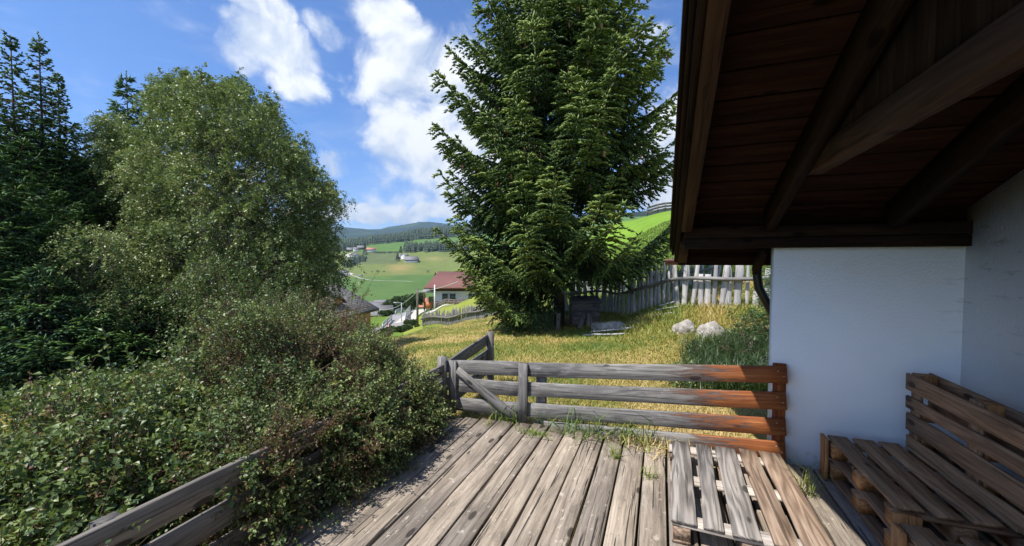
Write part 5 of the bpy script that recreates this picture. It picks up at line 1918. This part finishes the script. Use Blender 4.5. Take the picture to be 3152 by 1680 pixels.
N1 = 270000
r_ = np.exp(rg.uniform(math.log(3.9), math.log(36), N1))
th_ = np.arctan((rg.uniform(900, 2500, N1) - 1576) / 1200)
l_ = np.sin(th_) * r_
d_ = np.cos(th_) * r_
gx = d_ * FW[0] + l_ * RT[0]
gy = d_ * FW[1] + l_ * RT[1]
ok = (gy > 3.72) & ~((gx > .8) & (gy < 4.6)) & (d_ < 34)
gx, gy, r_ = gx[ok], gy[ok], r_[ok]
U2, _, D2 = uv_of(gx, gy, 0 * gx)
ok = ~((D2 > 27) & (U2 < 1300))
gx, gy, r_, U2 = gx[ok], gy[ok], r_[ok], U2[ok]
n1 = vnoise(gx, gy, .8, 11)
n2 = vnoise(gx, gy, 2.6, 12)
dryv = np.clip(-.2 + .7 * n1 + .72 * n2 - .08 + rg.normal(0, .17, len(gx)), 0, 1)
dryv = np.clip(dryv + .22 * np.clip((U2 - 1800) / 200, 0, 1), 0, 1)
green_edge = np.clip((r_ - 17) / 8, 0, 1) * np.clip((1560 - U2) / 100, 0, 1)
dryv = np.clip(dryv - .45 * green_edge * n1, 0, 1)
tall = np.clip((U2 - 1760) / 250, 0, 1) * np.clip((r_ - 7.6) / 2, 0, 1)
hay = rg.random(len(gx)) < .45 * (1 - tall * .8)
hg = rg.uniform(.04, .1, len(gx)) * (1 + 1.3 * tall)
hg = np.where(hay, rg.uniform(.07, .16, len(gx)), hg)
beyond = (U2 > 1640) & (r_ > 13.5)
hay &= ~beyond
dryv = np.where(beyond, dryv * .35, dryv)
tl = np.where(hay, rg.uniform(1.1, 1.45, len(gx)), rg.uniform(.05, .7, len(gx)))
vr = np.where(hay, np.clip(dryv + .25, 0, 1), dryv * .95)
gr = blades('dry_grass', gx, gy, hg, .0035 + .0011 * r_, vr, tl)
tag(gr, kind='stuff')
# lush darker grass at the house corner
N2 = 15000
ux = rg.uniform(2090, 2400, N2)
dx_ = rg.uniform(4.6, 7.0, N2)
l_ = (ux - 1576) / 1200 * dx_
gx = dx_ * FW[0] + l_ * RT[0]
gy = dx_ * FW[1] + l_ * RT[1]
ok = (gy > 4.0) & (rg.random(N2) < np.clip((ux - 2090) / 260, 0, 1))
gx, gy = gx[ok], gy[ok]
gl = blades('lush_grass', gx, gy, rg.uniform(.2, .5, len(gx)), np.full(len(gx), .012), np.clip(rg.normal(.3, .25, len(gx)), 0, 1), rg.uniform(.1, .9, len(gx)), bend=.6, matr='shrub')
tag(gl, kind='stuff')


# individual tufts at the deck edge
def tuft(label, x, y, z, n_, hgt, spread, seed, green=.2, w_=.007, tiltmax=.9):
    global rg
    rg = np.random.default_rng(seed)
    X_ = x + rg.normal(0, spread, n_)
    Y_ = y + rg.normal(0, spread * .6, n_)
    o = blades('grass_tuft', X_, Y_, rg.uniform(.5, 1.1, n_) * hgt, np.full(n_, w_), np.clip(rg.normal(green, .16, n_), 0, 1), rg.uniform(.1, tiltmax, n_), zs=np.full(n_, z), bend=.8)
    return tag(o, label, 'grass tuft', 'weeds growing through the deck')


tuft('green tuft leaning over the foot of the gate brace', -1.42, 3.58, -.03, 46, .3, .08, 701, .12, .009, 1.0)
tuft('long green blades poking through the fence at its middle', -.62, 3.57, -.03, 90, .42, .2, 702, .12, .011, 1.1)
tuft('green blades in front of the fence right of the middle', -.2, 3.57, -.03, 70, .36, .16, 703, .15, .01, 1.1)
tuft('pale dry matted grass heap on the deck edge', -.05, 3.5, .0, 160, .15, .14, 704, .95, tiltmax=1.35)
tuft('thin tuft in the deck joint right of the middle', -.33, 3.2, -.01, 40, .16, .03, 705, .3, .006)
tuft('tuft in the last deck joint before the pallet', -.07, 3.0, -.01, 30, .14, .03, 706, .35, .006)
tuft('small star shaped weed on the deck before the gate', -1.55, 3.42, .0, 12, .13, .008, 707, .6, .006, 1.3)
tuft('tuft between pallet and house wall with tall stalks', .93, 3.15, .0, 40, .3, .025, 708, .3, .006, .6)
tuft('mossy green patch on the deck before the fence post', -1.08, 3.38, .0, 110, .05, .06, 709, .25, .008, 1.2)

# small conifer twigs and a bush at the house corner
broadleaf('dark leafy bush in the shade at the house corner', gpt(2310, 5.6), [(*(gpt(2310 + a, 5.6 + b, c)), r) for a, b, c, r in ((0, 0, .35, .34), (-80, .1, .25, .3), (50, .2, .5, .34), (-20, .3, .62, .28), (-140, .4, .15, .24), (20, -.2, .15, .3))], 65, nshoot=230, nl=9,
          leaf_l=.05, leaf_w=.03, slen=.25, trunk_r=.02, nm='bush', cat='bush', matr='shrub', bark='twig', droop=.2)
broadleaf('bright green broad leaved weed behind the fence near the house', gpt(2150, 4.9), [(*(gpt(2150 + a, 4.9 + b, c)), r) for a, b, c, r in ((0, 0, .12, .14), (-50, .1, .1, .12), (60, .1, .12, .13))], 66, nshoot=120, nl=6,
          leaf_l=.06, leaf_w=.045, slen=.14, trunk_r=.006, nm='weed_plant', cat='plant', matr='hedge', bark='twig', droop=.1, limbs=False)
x_, y_ = ud(2390, 6.6)
spruce('small dark spruce sapling partly hidden by the house wall', (x_, y_, h1(x_, y_)), 1.5, lambda z: .62 * (1 - z / 1.55), 67, dz=.16, nper=6, lat=.08, sh=.06, sl_=.07, sr=.009, z_low=.1, leafmat='spruce2')


# ------------------------------------------------------------------ trees of the valley
def blob_tree(label, u, v_top, v_base, d, wpx, seed, nm='leafy_tree', group=None, conical=False, dark=0.0, n_=2600):
    rg_ = np.random.default_rng(seed)
    b = at(u, v_base, d)
    b[2] = h1(b[0], b[1]) - .1
    top = zz(v_top, d)
    hh = top - b[2]
    wr = wpx / 2 * d / 1200
    root = thing(nm, label, 'tree', b, group)
    if conical:
        t = rg_.random(n_) ** .8
        z = b[2] + hh * (.04 + .96 * t)
        r = wr * (1 - t) * np.sqrt(rg_.random(n_)) * (1 + .25 * np.sin(t * 40)) + .02 * wr
        a = rg_.uniform(0, 6.283, n_)
        P = np.stack([b[0] + r * np.cos(a), b[1] + r * np.sin(a), z], 1)
        A = nrmz(np.stack([np.cos(a), np.sin(a), -.35 + 0 * a], 1) + rg_.normal(0, .2, (n_, 3)))
        sz = hh * .10
    else:
        kc = 9
        cc = np.stack([rg_.normal(0, .42, kc) * wr, rg_.normal(0, .42, kc) * wr, rg_.uniform(.42, .85, kc) * hh], 1)
        cr = rg_.uniform(.3, .5, kc) * wr
        pick = rg_.integers(0, kc, n_)
        dv = nrmz(rg_.normal(0, 1, (n_, 3)))
        P = b + cc[pick] + dv * (cr[pick] * rg_.uniform(.6, 1.05, n_))[:, None] * np.array([1, 1, min(1.4, hh / (2.2 * wr))])
        A = nrmz(dv + rg_.normal(0, .5, (n_, 3)))
        sz = wr * .2
    U = nrmz(ZV + rg_.normal(0, .7, (n_, 3)))
    leaves_mesh('crown', P, A, U, np.full(n_, sz) * rg_.uniform(.6, 1.2, n_), np.full(n_, sz * .6), np.clip(rg_.normal(.45 - dark, .2, n_), 0, 1), M['farwood'] if conical else M['valley'], root)
    MB().tube([b, b + ZV * hh * (.9 if conical else .55)], [wr * .07, wr * .03], 6).build('trunk', M['bark'], root)
    return root


M['valley'] = leafm('valley_tree_leaves', [(0.0, (0.022, 0.045, 0.016)), (0.6, (0.05, 0.09, 0.025)), (1.0, (0.095, 0.14, 0.035))], rough=.6, trans=.15)
VT = 'leafy trees beside the road'
blob_tree('round leafy tree touching the guest house porch in the valley', 1284, 893, 968, 88, 52, 801, group=VT)
blob_tree('dark leafy tree behind the street lamp', 1240, 912, 985, 92, 66, 802, group=VT, dark=.2)
blob_tree('leafy tree in the valley between the street lamps and the chalet roof', 1203, 925, 985, 98, 52, 803, group=VT, dark=.15)
blob_tree('small bushy tree at the corner of the guest house', 1326, 910, 948, 82, 24, 804, group=VT, dark=.25)
blob_tree('yellow green tree just behind the utility pole', 1266, 905, 975, 84, 40, 805, group=VT)
blob_tree('low dark tree at the left of the road bend', 1190, 955, 1000, 80, 44, 806, group=VT, dark=.15)
FT = 'round trees standing in line on the far pasture'
for i, (u, h_, w_, tx) in enumerate([(1146, 8, 7, 'first and smallest from the left of the four round pasture trees'), (1163, 12, 12, 'second and largest of the four round pasture trees'),
                                      (1182, 10, 9, 'third of the four round pasture trees'), (1196, 9, 8, 'last on the right of the four round pasture trees')]):
    vb_ = 842 + i * 1.3
    blob_tree(tx, u, vb_ - h_, vb_, 690, w_, 820 + i, group=FT, n_=260, dark=.2)
blob_tree('lone round tree above the red roof on the far pasture', 1317, 831, 842, 690, 10, 830, n_=260, dark=.2)
blob_tree('tall lone dark spruce in the upper hamlet', 1124, 754, 784, 950, 13, 831, nm='far_spruce', conical=True, n_=400)
blob_tree('dark spruce left of the middle hillside farm', 1224, 778, 795, 850, 13, 832, nm='far_spruce', conical=True, n_=400)
blob_tree('isolated dark spruce at the left end of the upper wood', 1234, 757, 777, 960, 12, 833, nm='far_spruce', conical=True, n_=400)
blob_tree('dark bushes along the road verge below the utility pole', 1235, 1000, 1026, 47, 60, 840, nm='roadside_bush', dark=.1)
blob_tree('brownish bush in front of the warning sign', 1188, 1012, 1040, 44, 60, 841, nm='roadside_bush', dark=0)
blob_tree('bush on the bank between utility pole and picket fence', 1270, 985, 1006, 50, 44, 842, nm='roadside_bush', dark=0)


def wood_mass(name, pts, hts, seed, wfac=.28, kind='stuff'):
    """many small conifers standing on the terrain, as one mass"""
    rg_ = np.random.default_rng(seed)
    V, F, var = [], [], []
    nn_ = 0
    for (x, y), h_ in zip(pts, hts):
        z = h1(x, y) - 1
        w_ = h_ * wfac * rg_.uniform(.7, 1.2)
        v = rg_.uniform(0, 1)
        layers = 3
        for k in range(layers):
            z0 = z + h_ * (.06 + .3 * k)
            z1 = z0 + h_ * .42 if k < layers - 1 else z + h_
            r0 = w_ * (1 - .28 * k)
            ph = rg_.uniform(0, 6)
            for j in range(6):
                a = ph + j * 1.047
                V.append((x + r0 * math.cos(a) * rg_.uniform(.7, 1.2), y + r0 * math.sin(a) * rg_.uniform(.7, 1.2), z0 + rg_.uniform(-.04, .04) * h_))
            V.append((x + rg_.uniform(-.05, .05) * w_, y, z1))
            F += [(nn_ + j, nn_ + (j + 1) % 6, nn_ + 6) for j in range(6)]
            var += [np.clip(v + rg_.normal(0, .1), 0, 1)] * 7
            nn_ += 7
    o = mk(name, V, np.array(F), M['farwood'], var=var)
    return tag(o, kind=kind)


rs_ = random.Random(77)
pts, hts = [], []
for _ in range(1700):       # upper wood across the hillside
    u = rs_.uniform(1020, 1480)
    lo = float(np.interp(u, [1020, 1060, 1150, 1200, 1300, 1480], [1060, 1060, 1210, 1240, 1370, 1400]))
    d = lo + (1850 - lo) * rs_.random() ** 1.2
    pts.append(ud(u, d)); hts.append(rs_.uniform(17, 27))
wood_mass('upper_forest', pts, hts, 1)
pts, hts = [], []
for _ in range(330):        # dark wood edge on the right
    u = rs_.uniform(1243, 1470)
    d = rs_.uniform(965, 1050)
    pts.append(ud(u, d)); hts.append(rs_.uniform(15, 23))
wood_mass('middle_forest', pts, hts, 2)
pts, hts = [], []
for _ in range(110):        # grove running down the gully
    t = rs_.random()
    u = 1062 + t * 65 + rs_.uniform(-9, 9)
    v = 838 - t * 42 + rs_.uniform(-8, 8)
    d = 800 + (840 - v) * 2.0
    pts.append(ud(u, d)); hts.append(rs_.uniform(8, 20) * (1.15 - .55 * t))
wood_mass('gully_grove', pts, hts, 3, .36)
pts, hts = [], []
for _ in range(90):
    u = rs_.uniform(1150, 1235)
    pts.append(ud(u, rs_.uniform(960, 975))); hts.append(rs_.uniform(3, 5))
wood_mass('field_hedge', pts, hts, 4, .6)

# ------------------------------------------------------------------ haze over the valley
m_, n = mat('haze_air')
pv = n.new('ShaderNodeVolumePrincipled', {'Color': (0.6, 0.8, 1.0, 1), 'Density': 0.00009, 'Anisotropy': 0.3})
mo = n.new('ShaderNodeOutputMaterial')
n.l.new(pv.outputs[0], mo.inputs['Volume'])
mb = MB()
mb.box((0, 0, 500), (6500, 6500, 640))
hz_ = mb.build('haze', m_)
tag(hz_, kind='stuff')
